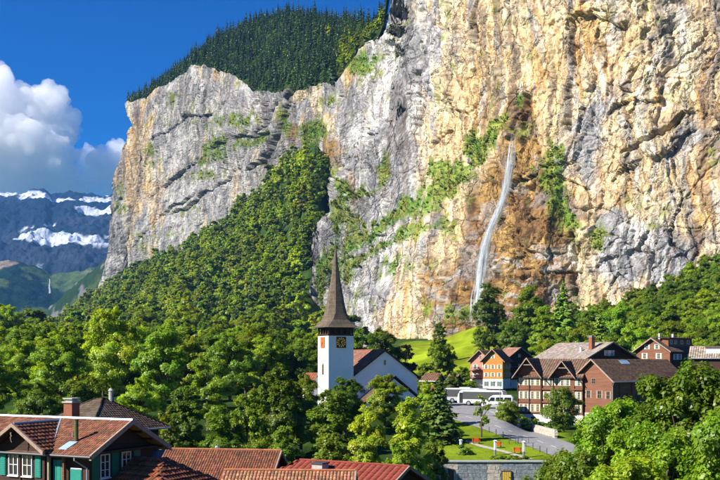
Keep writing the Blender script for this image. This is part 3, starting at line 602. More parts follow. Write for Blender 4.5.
def broadleaf(seed, H, Rr, nleaf, leaf, base=.18, nl=26, top=.5, col=(.085, .17, .016), lob=.34, colvar=.25):
    """returns (trunk V,F), (crown V,F,col); crown made of many lobes of small leaves around limbs"""
    rg = np.random.default_rng(seed); col = np.array(col)
    z = base + (1 - base) * rg.uniform(.06, .96, nl); e = (z - base) / (1 - base)
    env = np.sin(np.pi * np.clip(e ** (math.log(.5) / math.log(top)), 0, 1)) ** .6
    ang = rg.uniform(0, 2 * np.pi, nl) + np.arange(nl) * 2.4; rad = env * np.sqrt(rg.uniform(.18, 1, nl)) * .74
    L = np.stack([np.cos(ang) * rad * Rr, np.sin(ang) * rad * Rr, z * H], 1) + rg.normal(0, .06 * Rr, (nl, 3))
    lr = Rr * lob * rg.uniform(.65, 1.25, nl) * (.55 + .45 * env)
    # smaller twig clumps round every lobe
    k = 9; sub = np.repeat(np.arange(nl), k); d = rg.normal(size=(nl * k, 3)); d[:, 2] = np.abs(d[:, 2]) * .8 - .2; d /= np.linalg.norm(d, axis=1, keepdims=True)
    SC = L[sub] + d * lr[sub][:, None] * rg.uniform(.55, 1.0, (nl * k, 1)) * np.array([1, 1, .8]); SR = lr[sub] * rg.uniform(.28, .55, nl * k)
    w = SR ** 2; pick = rg.choice(nl * k, nleaf, p=w / w.sum())
    dd = rg.normal(size=(nleaf, 3)); dd /= np.linalg.norm(dd, axis=1, keepdims=True)
    pos = SC[pick] + dd * SR[pick][:, None] * rg.uniform(.35, 1.08, (nleaf, 1)) * np.array([1, 1, .75])
    cen = np.array([0, 0, H * (base + .45 * (1 - base))]); out = pos - cen; out /= np.linalg.norm(out, axis=1, keepdims=True)
    nrm = dd * .6 + out * .6 + np.array([0, 0, .45]) + rg.normal(0, .30, (nleaf, 3))
    V, Fq = leaf_quads(pos, nrm, leaf * rg.uniform(.6, 1.25, nleaf), rg)
    tint = 1 + colvar * rg.uniform(-1, 1, nl * k)[pick] + .15 * rg.uniform(-1, 1, nleaf); yel = rg.uniform(0, 1, nl * k)[pick] * .7 + .3 * rg.uniform(0, 1, nleaf)
    cc = col[None] * tint[:, None] * np.stack([.75 + .6 * yel, .9 + .2 * yel, np.ones(nleaf)], 1)
    tr = Rr * .055 + .05; segs = [((0, 0, -.6), (0, 0, H * base), tr * 1.25, tr), ((0, 0, H * base), (.02 * H, 0, H * .55), tr, tr * .55), ((.02 * H, 0, H * .55), (0, .01 * H, H * .85), tr * .55, tr * .15)]
    for q in range(0, nl, 2):
        zb = H * base * .9 + (L[q, 2] - H * base) * .45; segs.append(((0, 0, zb), tuple(L[q]), tr * .42, tr * .1))
    return tubes(segs), (V, Fq, np.repeat(cc, 4, 0))
def conifer(seed, H, Rr, levels, per, quads, col=(.030, .062, .020), base=.08):
    rg = np.random.default_rng(seed); P_, N_, S_ = [], [], []; segs = [((0, 0, -.6), (0, 0, H * .97), H * .014 + .05, .02)]
    for l in range(levels):
        t = l / (levels - 1); z = H * (base + (1 - base) * t * .97); r = Rr * (1 - t) ** .85 * rg.uniform(.8, 1.12) + .02 * H * (1 - t) + .03 * Rr
        nb = max(3, int(per * (1 - .55 * t)))
        for b in range(nb):
            a = rg.uniform(0, 6.28); rr = r * rg.uniform(.65, 1.1); s = (np.arange(quads) + rg.uniform(.2, 1.0, quads)) / quads
            dr = .34 + .1 * rg.uniform(-1, 1); p = np.stack([np.cos(a) * rr * s, np.sin(a) * rr * s, z - dr * rr * s + .16 * rr * s ** 3], 1) + rg.normal(0, .035 * Rr, (quads, 3))
            P_.append(p); N_.append(np.stack([np.cos(a) * .5 + 0 * s, np.sin(a) * .5 + 0 * s, .8 + 0 * s], 1) + rg.normal(0, .35, (quads, 3))); S_.append((.24 + .30 * (1 - s * .5)) * (r + .12 * Rr) * rg.uniform(.55, .9, quads) * (1.9 / quads ** .5))
        if l % 3 == 0 and l < levels - 2: segs.append(((0, 0, z), (math.cos(l) * r * .6, math.sin(l) * r * .6, z - r * .15), H * .004 + .01, .01))
    P_ = np.concatenate(P_); N_ = np.concatenate(N_); S_ = np.concatenate(S_); V, Fq = leaf_quads(P_, N_, S_, rg, 1.5)
    cc = np.array(col)[None] * (1 + .35 * rg.uniform(-1, 1, (len(P_), 1))) * np.stack([.8 + .5 * rg.uniform(0, 1, len(P_)), np.ones(len(P_)), np.ones(len(P_))], 1)
    return tubes(segs, 5), (V, Fq, np.repeat(cc, 4, 0))
class Kind:
    """tree meshes shared by all copies of one kind: trunk, crown, and both joined"""
    def __init__(s, name, gen, leafmat, H, joined=False):
        (tv, tf), (cv, cf, cc) = gen; s.H = H
        s.R = float(np.percentile(np.hypot(cv[:, 0], cv[:, 1]), 96)); s.T = float(cv[:, 2].max())
        s.trunk = np_mesh(name + '_trunk', tv, tf, smooth=True); s.trunk.materials.append(M_bark)
        s.crown = np_mesh(name + '_crown', cv, cf, cc); s.crown.materials.append(leafmat)
        if not joined: return
        tc = np.tile(np.array([[.06, .045, .03]]), (len(tv), 1))
        s.both = np_mesh(name + '_both', np.concatenate([cv, tv]), np.concatenate([cf, tf + len(cv)]), np.concatenate([cc, tc]), midx=[0] * len(cf) + [1] * len(tf))
        s.both.materials.append(leafmat); s.both.materials.append(M_bark)
def plant(kind, name, label, cat, loc, s=1.0, sxy=None, rz=None, group=None, tint=None):
    o = empty(name, loc, random.uniform(0, 6.28) if rz is None else rz, label, cat, group)
    sx = s if sxy is None else sxy; o.scale = (sx, sx, s)
    for nm, me in (('trunk', kind.trunk), ('crown', kind.crown)):
        c = bpy.data.objects.new(nm, me); C.objects.link(c); c.parent = o
        if tint and nm == 'crown': c.color = (*tint, 1)
    return o
LG, MG, YG, DG = (.260, .365, .016), (.190, .310, .016), (.340, .370, .018), (.120, .215, .016)
K_near = [Kind('near_tree_a', broadleaf(11, 14, 6.0, 90000, .20, .12, 80, .48, (.195, .315, .012), .27, .22), M_leaf, 14), Kind('near_tree_b', broadleaf(12, 14, 6.2, 90000, .20, .10, 90, .45, (.180, .305, .012), .25, .22), M_leaf, 14)]
MG1 = (.225, .340, .018)
K_mid = [Kind('mid_tree_a', broadleaf(21, 18, 6.4, 44000, .28, .12, 46, .45, MG1, .35), M_leaf, 18), Kind('mid_tree_b', broadleaf(22, 18, 6.0, 42000, .28, .10, 40, .42, MG1, .37), M_leaf, 18),
         Kind('tall_tree_a', broadleaf(23, 18, 3.9, 32000, .27, .08, 44, .42, MG1, .44), M_leaf, 18), Kind('tall_tree_b', broadleaf(24, 18, 3.6, 32000, .27, .06, 50, .40, MG1, .42), M_leaf, 18), Kind('round_tree', broadleaf(25, 9, 4.8, 30000, .22, .04, 44, .46, MG1, .36), M_leaf, 9)]
TINT = {'L': (1.25, 1.14, .9), 'M': (.95, 1, 1), 'Y': (1.25, 1.12, 1.0), 'D': (.66, .72, .9)}
K_far = [Kind('far_tree_%d' % i, broadleaf(31 + i, 16, [5.6, 6.4, 5.0, 6.0, 5.4][i], 5200, .72, .03, 20, [.45, .5, .4, .45, .42][i], [(.32, .41, .016), (.245, .345, .016), (.29, .40, .016), (.22, .33, .016), (.15, .25, .016)][i], .36, .3), M_leaf, 16, True) for i in range(5)]
K_con = [Kind('far_conifer_%d' % i, conifer(51 + i, 16, [2.6, 3.0, 2.3][i], 17, 9, 2, [(.050, .100, .028), (.040, .085, .026), (.075, .135, .025)][i]), M_needle, 16, True) for i in range(3)]
K_conn = Kind('near_conifer', conifer(61, 16, 4.2, 36, 20, 5, (.095, .165, .025), .06), M_needle, 16)
K_conl = Kind('light_conifer', conifer(62, 16, 4.0, 34, 18, 5, (.150, .250, .025), .05), M_needle, 16)
K_bush = Kind('bush', broadleaf(71, 3, 1.9, 3500, .20, .02, 20, .45, (.170, .300, .02), .40), M_leaf, 3)
K_slim = Kind('slim_tree', broadleaf(72, 8, 2.3, 2200, .24, .25, 22, .5, (.21, .30, .04), .30), M_leaf, 8)
K_purple = Kind('copper_tree', broadleaf(73, 18, 6, 12000, .5, .1, 40, .45, (.035, .028, .022), .3), M_leaf, 18)

# ---- forest on the talus: the 300 that show largest are trees of their own, the rest one mass
def jitter(x0, x1, y0, y1, sp, rg):
    gx, gy = np.meshgrid(np.arange(x0, x1, sp), np.arange(y0, y1, sp)); gx = gx.ravel() + rg.uniform(-.48, .48, gx.size) * sp; gy = gy.ravel() + rg.uniform(-.48, .48, gy.size) * sp; return gx, gy
rg = np.random.default_rng(99)
gx, gy = jitter(-900, 60, 560, 1900, 11.5, rg)
px = 360 + gx / gy * F; gz = ground_z(px, gy); D = interp(px, T_D); ys = interp(px, T_YS)
keep = (px > -60) & (px < 358) & (gy < D - 2) & (gy > 560)
pyg = HY - gz / gy * F
keep &= ~((px > interp(pyg, XB) + rg.uniform(-4, 14, len(px))) & (gy > 775))
gx, gy, gz, px = gx[keep], gy[keep], gz[keep], px[keep]
scl = 1.28 * (rg.uniform(.55, 1.15, len(gx)) + .45 * (rg.uniform(0, 1, len(gx)) < .22)) * (1 - .15 * ss(1100, 1700, gy)) * (1 + .25 * fbm(gx / 60, gy / 60, 305, 2)); kid = rg.integers(0, 5, len(gx)); con = rg.uniform(0, 1, len(gx)) < .10
# belt on the valley floor in front of the talus
bx, by = jitter(-330, 40, 235, 560, 9.5, rg); bp = 360 + bx / by * F
keep = (bp > -40) & (bp < 352) & ~((np.abs(bx + 1) < 24) & (by < 236)); bx, by, bp = bx[keep], by[keep], bp[keep]
bz = ground_z(bp, by); vis = np.concatenate([16 * scl / gy, np.full(len(bx), 9.0)])
bs = rg.uniform(.72, 1.15, len(bx)) * (1 - .10 * ss(200, 330, bp))
order = np.argsort(-by)
# only front rows of the belt can be seen: keep nearest per column
n_ind = 0
def src_collection(name, kinds):
    col = bpy.data.collections.new(name)
    for i, kd in enumerate(kinds):
        o = bpy.data.objects.new('%s_%02d' % (name, i), kd.both); col.objects.link(o)
    return col
def scatter(name, P_, scl, rot, idx, coll, label=None, kind='stuff'):
    me = bpy.data.meshes.new(name); me.vertices.add(len(P_)); me.vertices.foreach_set('co', np.asarray(P_, np.float32).ravel())
    for nm, tp, arr in (('scl', 'FLOAT', scl), ('rot', 'FLOAT', rot), ('idx', 'INT', idx)):
        a = me.attributes.new(nm, tp, 'POINT'); a.data.foreach_set('value', np.asarray(arr, np.float32 if tp == 'FLOAT' else np.int32))
    o = bpy.data.objects.new(name, me); C.objects.link(o); o['kind'] = kind
    if label: o['label'] = label
    ng = bpy.data.node_groups.new(name, 'GeometryNodeTree'); ng.interface.new_socket('Geometry', in_out='INPUT', socket_type='NodeSocketGeometry'); ng.interface.new_socket('Geometry', in_out='OUTPUT', socket_type='NodeSocketGeometry')
    n = ng.nodes; L = ng.links; gi = n.new('NodeGroupInput'); go = n.new('NodeGroupOutput'); ip = n.new('GeometryNodeInstanceOnPoints'); ci = n.new('GeometryNodeCollectionInfo')
    ci.inputs['Collection'].default_value = coll; ci.inputs['Separate Children'].default_value = True; ci.inputs['Reset Children'].default_value = True
    def na(nm, tp):
        q = n.new('GeometryNodeInputNamedAttribute'); q.data_type = tp; q.inputs['Name'].default_value = nm; return q.outputs['Attribute']
    cx = n.new('ShaderNodeCombineXYZ'); L.new(na('rot', 'FLOAT'), cx.inputs['Z'])
    L.new(gi.outputs[0], ip.inputs['Points']); L.new(ci.outputs[0], ip.inputs['Instance']); ip.inputs['Pick Instance'].default_value = True
    L.new(na('idx', 'INT'), ip.inputs['Instance Index']); L.new(cx.outputs[0], ip.inputs['Rotation']); L.new(na('scl', 'FLOAT'), ip.inputs['Scale']); L.new(ip.outputs[0], go.inputs[0])
    md = o.modifiers.new('scatter', 'NODES'); md.node_group = ng
    return o
allx = np.concatenate([gx, bx]); ally = np.concatenate([gy, by]); allz = np.concatenate([gz, bz]); alls = np.concatenate([scl, bs]); isb = np.concatenate([np.zeros(len(gx), bool), np.ones(len(bx), bool)])
allc = np.concatenate([con, np.zeros(len(bx), bool)]); allk = np.concatenate([kid, rg.integers(0, 5, len(bx))])
topy = HY - (allz + 15 * alls) / ally * F; apx = 360 + allx / ally * F
# a tree is in sight when its top rises above everything nearer in its own column
seen = np.zeros(len(allx)); hor = np.full(460, 999.0)
for i in np.argsort(ally):
    c0 = int(np.clip(apx[i] + 60, 0, 459)); hw = max(1, int(3.5 * alls[i] / ally[i] * F)); sl = slice(max(0, c0 - hw), c0 + hw + 1)
    seen[i] = max(0, (hor[sl] - topy[i]).clip(0, 60).mean()) * hw; hor[sl] = np.minimum(hor[sl], topy[i] + 2)
br_i = np.where(~allc)[0]; big_i = br_i[np.argsort(-seen[br_i])][:288]; big_set = set(big_i.tolist())
FOREST = 'broadleaf tree among the many alike in the green forest below the grey cliff'
for i in big_i:
    kd = K_mid[[0, 1, 2, 0, 1][allk[i]]] if ally[i] < 640 else K_far[allk[i]]; tn = TINT['MLMLD'[allk[i]]] if ally[i] < 640 else None
    s_i = alls[i] * (16 / kd.H)
    plant(kd, 'forest_tree', FOREST, 'tree', (allx[i], ally[i], allz[i] - .5), s_i, s_i * 1.08, group='trees of the slope forest', tint=tn)
rest = np.array([i for i in range(len(allx)) if i not in big_set and (seen[i] > .02 or ally[i] > 640)])
cf_ = src_collection('forest_source', K_far + K_con)
idx = np.where(allc[rest], 5 + allk[rest] % 3, allk[rest]); tag(scatter('slope_forest', np.stack([allx, ally, allz - .5], 1)[rest], alls[rest] * np.where(allc[rest], 1.15, 1.0), rg.uniform(0, 6.28, len(rest)), idx, cf_), None)

# ---- conifers above the rim
uxp = rg.uniform(128, 392, 5200); ut = rg.uniform(0, 1.12, 5200) ** .9; up_ = upper(uxp, ut)
cell = set(); sel = []
for i in range(len(uxp)):
    q = (int(up_[i, 0] / 7.0), int(up_[i, 1] / 11))
    if q not in cell: cell.add(q); sel.append(i)
sel = np.array(sel); upt = up_[sel]; us_ = .85 + .95 * rg.uniform(0, 1, len(sel)) ** 1.6; ux = uxp[sel]; utt = ut[sel]
dec = (ux > 338) & (utt < .45) | (rg.uniform(0, 1, len(sel)) < .03)
rimrank = np.argsort(utt + 10 * dec + .0 * us_)[:285]; rs = set(rimrank.tolist())
for i in rimrank:
    kd = K_con[i % 3]; plant(kd, 'spruce_tree', 'dark spruce among the many alike standing above the cliff rim', 'tree', tuple(upt[i] - np.array([0, 0, .8])), us_[i], group='spruces above the rim')
rest = np.array([i for i in range(len(sel)) if i not in rs]); cs_ = src_collection('spruce_source', K_con + K_far)
idx = np.where(dec[rest], 3 + rest % 4, rest % 3); scatter('rim_forest', upt[rest] - np.array([0, 0, .8]), us_[rest] * np.where(dec[rest], .55, 1), rg.uniform(0, 6.28, len(rest)), idx, cs_)

# ---- shrubs growing on the ledges of the wall
gmf = (gm2 * (.35 + .65 * (gm > .3))).ravel(); pr = np.where((gmf > .5), gmf, 0); nS = 3600
pk = rg.choice(len(pr), nS, p=pr / pr.sum()); PV = np.stack([Xc, Yc, Zc], -1).reshape(-1, 3)[pk]
K_shr = [Kind('ledge_shrub_%d' % i, broadleaf(81 + i, 3, 2.0, 260, .75, .02, 8, .5, [(.21, .33, .022), (.28, .34, .03), (.14, .25, .02)][i], .45), M_leaf, 3, True) for i in range(3)]
cb_ = src_collection('ledge_source', K_shr)
scatter('ledge_shrubs', PV - np.array([0, 0, 1.0]), (.14 + .62 * rg.uniform(0, 1, nS) ** 2.2) * (1 + .3 * (PV[:, 1] > 1000)), rg.uniform(0, 6.28, nS), rg.integers(0, 3, nS), cb_)
# thicket along the foot of the wall and at the arete
# ================================================================== BUILDINGS
def lw(root_loc, a, px, py, Y):
    """photo point at distance Y -> local coordinates of a building rotated by -a degrees"""
    d = W(px, py, Y) - Vector(root_loc); c, s = math.cos(R(a)), math.sin(R(a)); return (d.x * c - d.y * s, d.x * s + d.y * c, d.z)
def tiles(name, parent, m, A0, U, V_, nu, nv, th=.05, lift=.03, col=(.30, .11, .05), cv=.35, seed=0, clip=None, overlap=1.12):
    """rows of single roof tiles on a slope: A0 eave corner, U along the eave, V_ up the slope (full vectors)"""
    rg_ = np.random.default_rng(seed); A0, U, V_ = np.array(A0), np.array(U), np.array(V_); n = np.cross(U, V_); n /= np.linalg.norm(n); n = n if n[2] > 0 else -n
    j, i = np.meshgrid(np.arange(nv), np.arange(nu), indexing='ij'); i = i.ravel(); j = j.ravel()
    u0 = (i + .5 * (j % 2) * 0 + .03) / nu; u1 = (i + .97) / nu; v0 = j / nv; v1 = (j + overlap) / nv
    if clip is not None:
        k = clip((u0 + u1) / 2, (v0 + np.minimum(v1, 1)) / 2); u0, u1, v0, v1 = u0[k], u1[k], v0[k], v1[k]
    v1 = np.minimum(v1, 1.0); N = len(u0); jit = rg_.normal(0, .006, N)
    def pt(u, v, h): return A0 + u[:, None] * U + v[:, None] * V_ + n * h[:, None]
    hb = np.full(N, lift) + jit + rg_.uniform(0, .02, N); ht = np.full(N, .012)
    bt = [pt(u0, v0, hb - .004), pt(u1, v0, hb - .004), pt(u1, v1, ht - .01), pt(u0, v1, ht - .01)]
    um = (u0 + u1) / 2
    tp = [pt(u0, v0, hb + th * .5), pt(um, v0, hb + th), pt(u1, v0, hb + th * .45), pt(u1, v1, ht + th * .3), pt(um, v1, ht + th * .7), pt(u0, v1, ht + th * .35)]
    Vv = np.stack(bt + tp, 1).reshape(-1, 3); b = np.arange(N)[:, None] * 10
    Fq = np.concatenate([b + np.array(q) for q in ((4, 5, 8, 9), (5, 6, 7, 8), (0, 1, 6, 5), (0, 5, 4, 4), (3, 0, 4, 9), (1, 2, 7, 6))])
    Fq = Fq[np.array([len(set(f)) == 4 for f in Fq.tolist()])] if N < 1 else np.concatenate([b + np.array(q) for q in ((4, 5, 8, 9), (5, 6, 7, 8), (0, 1, 6, 4), (3, 0, 4, 9), (1, 2, 7, 6))])
    c = np.array(col) * (1 + cv * rg_.uniform(-1, 1, (N, 1))) * (1 + .15 * rg_.uniform(-1, 1, (N, 3)))
    o = np_obj(name, Vv, Fq, m, parent, np.repeat(np.clip(c, .01, .9), 10, 0)); o['kind'] = 'stuff'; return o
def window(parent, c, u, n, w, h, shutter=None, bars=(1, 1), frame=M_trim, sw=.42, both=True, sill=True, dep=.08):
    """a window set on a wall: frame and bars, pane behind, shutters either side. u along the wall, n outwards"""
    c, u, n = Vector(c), Vector(u).normalized(), Vector(n).normalized(); z = Vector((0, 0, 1))
    def plate(mb, du, dz, ww, hh, d0, d1):
        p = c + u * du + z * dz; q = [p - u * ww / 2 + n * d0 - z * hh / 2, p + u * ww / 2 + n * d0 - z * hh / 2, p + u * ww / 2 + n * d1 - z * hh / 2, p - u * ww / 2 + n * d1 - z * hh / 2]
        mb.hexa(q + [k + z * hh for k in q])
    t = max(.055, w * .07); mb = MB()
    for sx in (-1, 1): plate(mb, sx * (w / 2 - t / 2), 0, t, h, -.02, dep)
    for sz in (-1, 1): plate(mb, 0, sz * (h / 2 - t / 2), w - 2 * t, t, -.02, dep - .003)
    for k in range(bars[0]): plate(mb, -w / 2 + w * (k + 1) / (bars[0] + 1), 0, t * .8, h - 2 * t, .0, dep - .012)
    for k in range(bars[1]): plate(mb, 0, -h / 2 + h * (k + 1) / (bars[1] + 1), w - 2 * t, t * .6, .0, dep - .018)
    if sill: plate(mb, 0, -h / 2 - .04, w + .14, .07, -.02, dep + .07)
    f = mb.build('window', frame, parent)
    mb = MB(); plate(mb, 0, 0, w - t, h - t, -.01, .018); mb.build('pane', M_glass, f)
    if shutter:
        for sx in ((-1, 1) if both else (1,)):
            mb = MB(); d = sx * (w / 2 + sw / 2 + .03); plate(mb, d, 0, sw, h + .06, .0, .05)
            for k in range(2): plate(mb, d, (k - .5) * h * .48, sw * .72, h * .38, .05, .064)
            mb.build('shutter', shutter, parent)
    return f
def gable_body(mb, x0, x1, y0, y1, zb, ze, zr, axis='x'):
    if axis == 'x': mb.prism([(y0, zb), (y1, zb), (y1, ze), ((y0 + y1) / 2, zr), (y0, ze)], 'x', x0, x1)
    else: mb.prism([(x0, zb), (x1, zb), (x1, ze), ((x0 + x1) / 2, zr), (x0, ze)], 'y', y0, y1)
def chimney(parent, x, y, z0, z1, w, m=M_brick, cap=M_concrete):
    mb = MB(); mb.box(x - w / 2, x + w / 2, y - w / 2, y + w / 2, z0, z1); ch = mb.build('chimney', m, parent, .01)
    mb = MB(); mb.box(x - w * .62, x + w * .62, y - w * .62, y + w * .62, z1, z1 + .10); mb.box(x - w * .38, x + w * .38, y - w * .38, y + w * .38, z1 + .1, z1 + .26); mb.box(x - w * .55, x + w * .55, y - w * .55, y + w * .55, z1 + .26, z1 + .34); mb.build('chimney_cap', cap, ch)
    return ch

# ---- chalet at the lower left corner: tiled roof, cross gable, green shutters
loc = (-15.15, 66, -15.5); h = empty('chalet', loc, R(-27), 'dark timber chalet with orange tiled roof and green shutters at lower left', 'house')
zr, ze, hw = 11.43, 9.38, 4.0
mb = MB(); gable_body(mb, -13, -.9, -3.2, 3.2, 0, 9.55, 11.2); mb.build('wall', M_wood, h)
mb = MB(); mb.slab((-13.4, -hw, ze), (0, -hw, ze), (0, 0, zr), (-13.4, 0, zr), .16); mb.slab((-13.4, 0, zr), (0, 0, zr), (0, hw, ze), (-13.4, hw, ze), .16); roof = mb.build('roof', M_tilebase, h)
cutx0, cutx1 = -6.3, 0
def clipA(u, v):
    x = -13.4 + 13.4 * u; y = -hw + hw * v; return ~((np.abs(x + 6.3) < (2.75) * (1 - (y + 4.4) / 4.4 * .0) * np.clip((11.25 - (ze + (zr - ze) * v)) / 1.65 + .02, 0, 1)))
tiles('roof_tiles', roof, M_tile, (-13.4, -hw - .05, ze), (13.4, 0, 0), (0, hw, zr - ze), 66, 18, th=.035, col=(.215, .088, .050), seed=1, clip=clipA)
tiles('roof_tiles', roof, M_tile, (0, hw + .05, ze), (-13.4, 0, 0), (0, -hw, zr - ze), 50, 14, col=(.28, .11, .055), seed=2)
mb = MB(); mb.tube((-13.4, 0, zr + .05), (0.03, 0, zr + .05), .12, n=8); mb.build('ridge_cap', M_zinc, roof)
for sy in (-1, 1):
    mb = MB(); mb.slab((-.10, sy * (hw + .08), ze + .10), (.06, sy * (hw + .08), ze + .10), (.06, 0, zr + .12), (-.10, 0, zr + .12), .34); mb.build('barge_board', M_woodpale, h)
    mb = MB(); mb.slab((-.9, sy * (hw - .1), ze - .16), (-.1, sy * (hw - .1), ze - .16), (-.1, sy * .05, zr - .18), (-.9, sy * .05, zr - .18), .03); mb.build('soffit', M_soffit, h)
    for k in range(3):
        mb = MB(); y = sy * (1.0 + k * 1.1); z = zr - .18 - abs(y) * (zr - ze) / hw; mb.box(-.95, -.05, y - .07, y + .07, z - .2, z - .035); mb.build('purlin', M_wood, h)
mb = MB(); mb.tube((-13.4, -hw - .12, ze - .03), (.05, -hw - .12, ze - .03), .08); mb.build('gutter', M_dark, h)
mb = MB(); mb.tube((-1.3, -hw - .12, ze - .08), (-1.3, -hw - .12, ze - .3), .05); mb.tube((-1.3, -hw - .12, ze - .28), (-.95, -3.35, ze - .85), .05); mb.tube((-.95, -3.35, ze - .8), (-.95, -3.35, 0), .05); mb.build('downpipe', M_zinc, h)
# cross gable facing the camera
cz, cw, ce, cf0 = 11.25, 2.65, 9.6, -4.45
mb = MB(); mb.prism([(-6.3 - 2.1, 0), (-6.3 + 2.1, 0), (-6.3 + 2.1, ce + .1), (-6.3, cz - .25), (-6.3 - 2.1, ce + .1)], 'y', -3.75, -3.0); mb.build('gable_wall', M_wood, h)
mb = MB()
for s in (-1, 1): mb.slab((-6.3, cf0, cz), (-6.3 + s * cw, cf0, ce), (-6.3 + s * cw, -3.2, ce), (-6.3, -.2, cz), .13)
cg = mb.build('cross_roof', M_tilebase, h)
for s in (-1, 1):
    tiles('roof_tiles', cg, M_tile, (-6.3 + s * cw, cf0, ce) if s > 0 else (-6.3 - cw, -.1, ce), (0, 4.3, 0) if s > 0 else (0, -4.3, 0), (-s * cw, 0, cz - ce), 13, 8, th=.07, lift=.07, col=(.20, .076, .040), seed=5 + s, clip=(lambda u, v: (u * 4.3 < .9 + 3.2 * v + .35)) if s > 0 else (lambda u, v: ((1 - u) * 4.3 < 1.2 + 3.2 * v)))
    mb = MB(); mb.slab((-6.3, cf0 - .14, cz + .12), (-6.3 + s * (cw + .1), cf0 - .14, ce + .03), (-6.3 + s * (cw + .1), cf0 + .02, ce + .03), (-6.3, cf0 + .02, cz + .12), .26); mb.build('barge_board', M_woodpale, h)
mb = MB(); mb.tube((-6.3, cf0 + .05, cz + .06), (-6.3, 0, cz + .1), .09); mb.build('ridge_cap', M_zinc, cg)
mb = MB(); mb.slab((-3.62, -hw, ze + .14), (-3.44, -hw, ze + .14), (-6.2, -.1, zr + .06), (-6.35, -.1, zr + .06), .05); mb.build('valley_flashing', M_zinc, roof)
for q in (-1, 1): window(h, (-6.3 + q * .62, -3.75, 8.55), (1, 0, 0), (0, -1, 0), .86, 1.45, None, (1, 1))
for q in (-1, 1):
    mb = MB(); mb.box(-6.3 + q * 1.58 - .24, -6.3 + q * 1.58 + .24, -3.83, -3.755, 7.8, 9.3)
    for k in range(9): mb.box(-6.3 + q * 1.58 - .19, -6.3 + q * 1.58 + .19, -3.85, -3.82, 7.9 + k * .15, 8.0 + k * .15)
    mb.build('shutter', M_teal, h)
mb = MB(); mb.box(-6.36, -6.24, -3.86, -3.756, 7.6, 9.4); mb.build('mullion', M_wood, h)
mb = MB()
for k in range(5): mb.tube((-6.3, cf0 - .16, cz - .5 - k * .13), (-6.3 + .06 * math.sin(k * 2), cf0 - .16, cz - .62 - k * .13), .05 - .006 * k)
mb.build('gable_ornament', M_woodpale, h)
# posts and teal shutters under the eave
for x in (-4.05, -2.75): mb = MB(); mb.box(x - .09, x + .09, -3.62, -3.44, 5, ze - .1); mb.build('post', M_woodpale if x < -4 else M_woodred, h)
mb = MB(); mb.box(-3.9, -2.9, -3.28, -3.21, 7.1, 8.95); [mb.box(-3.85 + k * .33, -3.6 + k * .33, -3.30, -3.27, 7.2, 8.85) for k in range(3)]; mb.build('shutter', M_teal, h)
window(h, (-1.95, -3.2, 7.9), (1, 0, 0), (0, -1, 0), .95, 1.2, None); mb = MB(); mb.box(-2.4, -1.5, -3.31, -3.285, 7.45, 8.42); mb.build('shutter', M_teal, h)
# gable end windows
for y in (-1.75, .35): window(h, (-.9, y, 8.55), (0, 1, 0), (1, 0, 0), .9, 1.55, None, (1, 2))
for y in (-2.65, -.75, 1.45): mb = MB(); mb.box(-.893, -.83, y - .33, y + .33, 7.7, 9.4); mb.build('shutter', M_green, h)
mb = MB(); mb.box(-.95, -.3, -3.3, 3.3, 9.42, 9.58); mb.build('tie_beam', M_wood, h)
chimney(h, -6.9, 1.6, 10.2, 12.45, .78)
p = (-2.55, -2.6); zp = zr - 2.6 * (zr - ze) / hw
mb = MB(); mb.tube((p[0], p[1], zp - .1), (p[0], p[1], zp + 1.45), .14, n=12); mb.tube((p[0], p[1], zp + 1.45), (p[0], p[1], zp + 1.5), .17, n=12); mb.build('vent_pipe', M_pipe, h)
mb = MB(); mb.slab((-3.2, -3.55, ze + .36), (-2.5, -3.55, ze + .36), (-2.3, -2.75, ze + .79), (-3.0, -2.75, ze + .79), .08); mb.build('skylight', M_blue, h)
mb = MB(); mb.tube((-3.3, -2.15, zr - 1.1), (-3.3, -2.15, zr - .72), .05); mb.build('small_vent', M_zinc, h)
# annex roof on the right
mb = MB(); mb.box(-.88, 3.2, -1.9, 4.6, 0, 7.0); mb.build('annex_wall', M_wood, h)
az, ae = 8.9, 6.75
mb = MB(); mb.slab((-.86, -2.5, ae), (4.1, -2.5, ae), (1.3, 1.3, az), (-.86, 1.3, az), .14); mb.slab((4.1, -2.5, ae), (4.1, 5.1, ae), (1.3, 1.32, az), (1.3, 1.28, az), .14); mb.slab((-.86, 1.3, az), (1.3, 1.3, az), (4.1, 5.1, ae), (-.86, 5.1, ae), .14); ax = mb.build('annex_roof', M_tilebase, h)
tiles('roof_tiles', ax, M_tile, (-.86, -2.55, ae), (4.96, 0, 0), (0, 3.8, az - ae), 19, 8, th=.10, lift=.12, col=(.26, .09, .042), seed=8, clip=lambda u, v: u * 4.96 < 4.96 - 2.8 * v + .1)
tiles('roof_tiles', ax, M_tile, (4.15, -2.5, ae), (0, 7.6, 0), (-2.8, 0, az - ae), 26, 8, th=.10, lift=.10, col=(.24, .085, .04), seed=9, clip=lambda u, v: np.abs(u - .5) < .5 - .5 * v + .03)

# ---- dark hip roof behind it
loc = ((100 - 360) / F * 95, 95, -16); h = empty('hip_roof_house', loc, R(-38), 'house with dark brown pyramid roof and small white chimney behind the chalet', 'house')
zp, ze_, wv = 16 - 3.7, 16 - 6.5, 4.7
mb = MB(); mb.box(-3.9, 3.9, -3.9, 3.9, 0, ze_ - .1); mb.build('wall', M_wood, h)
mb = MB(); mb.poly((-wv, -wv, ze_), (wv, -wv, ze_), (.5, 0, zp), (-.5, 0, zp)); mb.poly((wv, -wv, ze_), (wv, wv, ze_), (.5, 0, zp)); mb.poly((wv, wv, ze_), (-wv, wv, ze_), (-.5, 0, zp), (.5, 0, zp)); mb.poly((-wv, wv, ze_), (-wv, -wv, ze_), (-.5, 0, zp)); mb.poly((-wv, -wv, ze_ - .02), (-wv, wv, ze_ - .02), (wv, wv, ze_ - .02), (wv, -wv, ze_ - .02)); roof = mb.build('roof', M_tilebase, h)
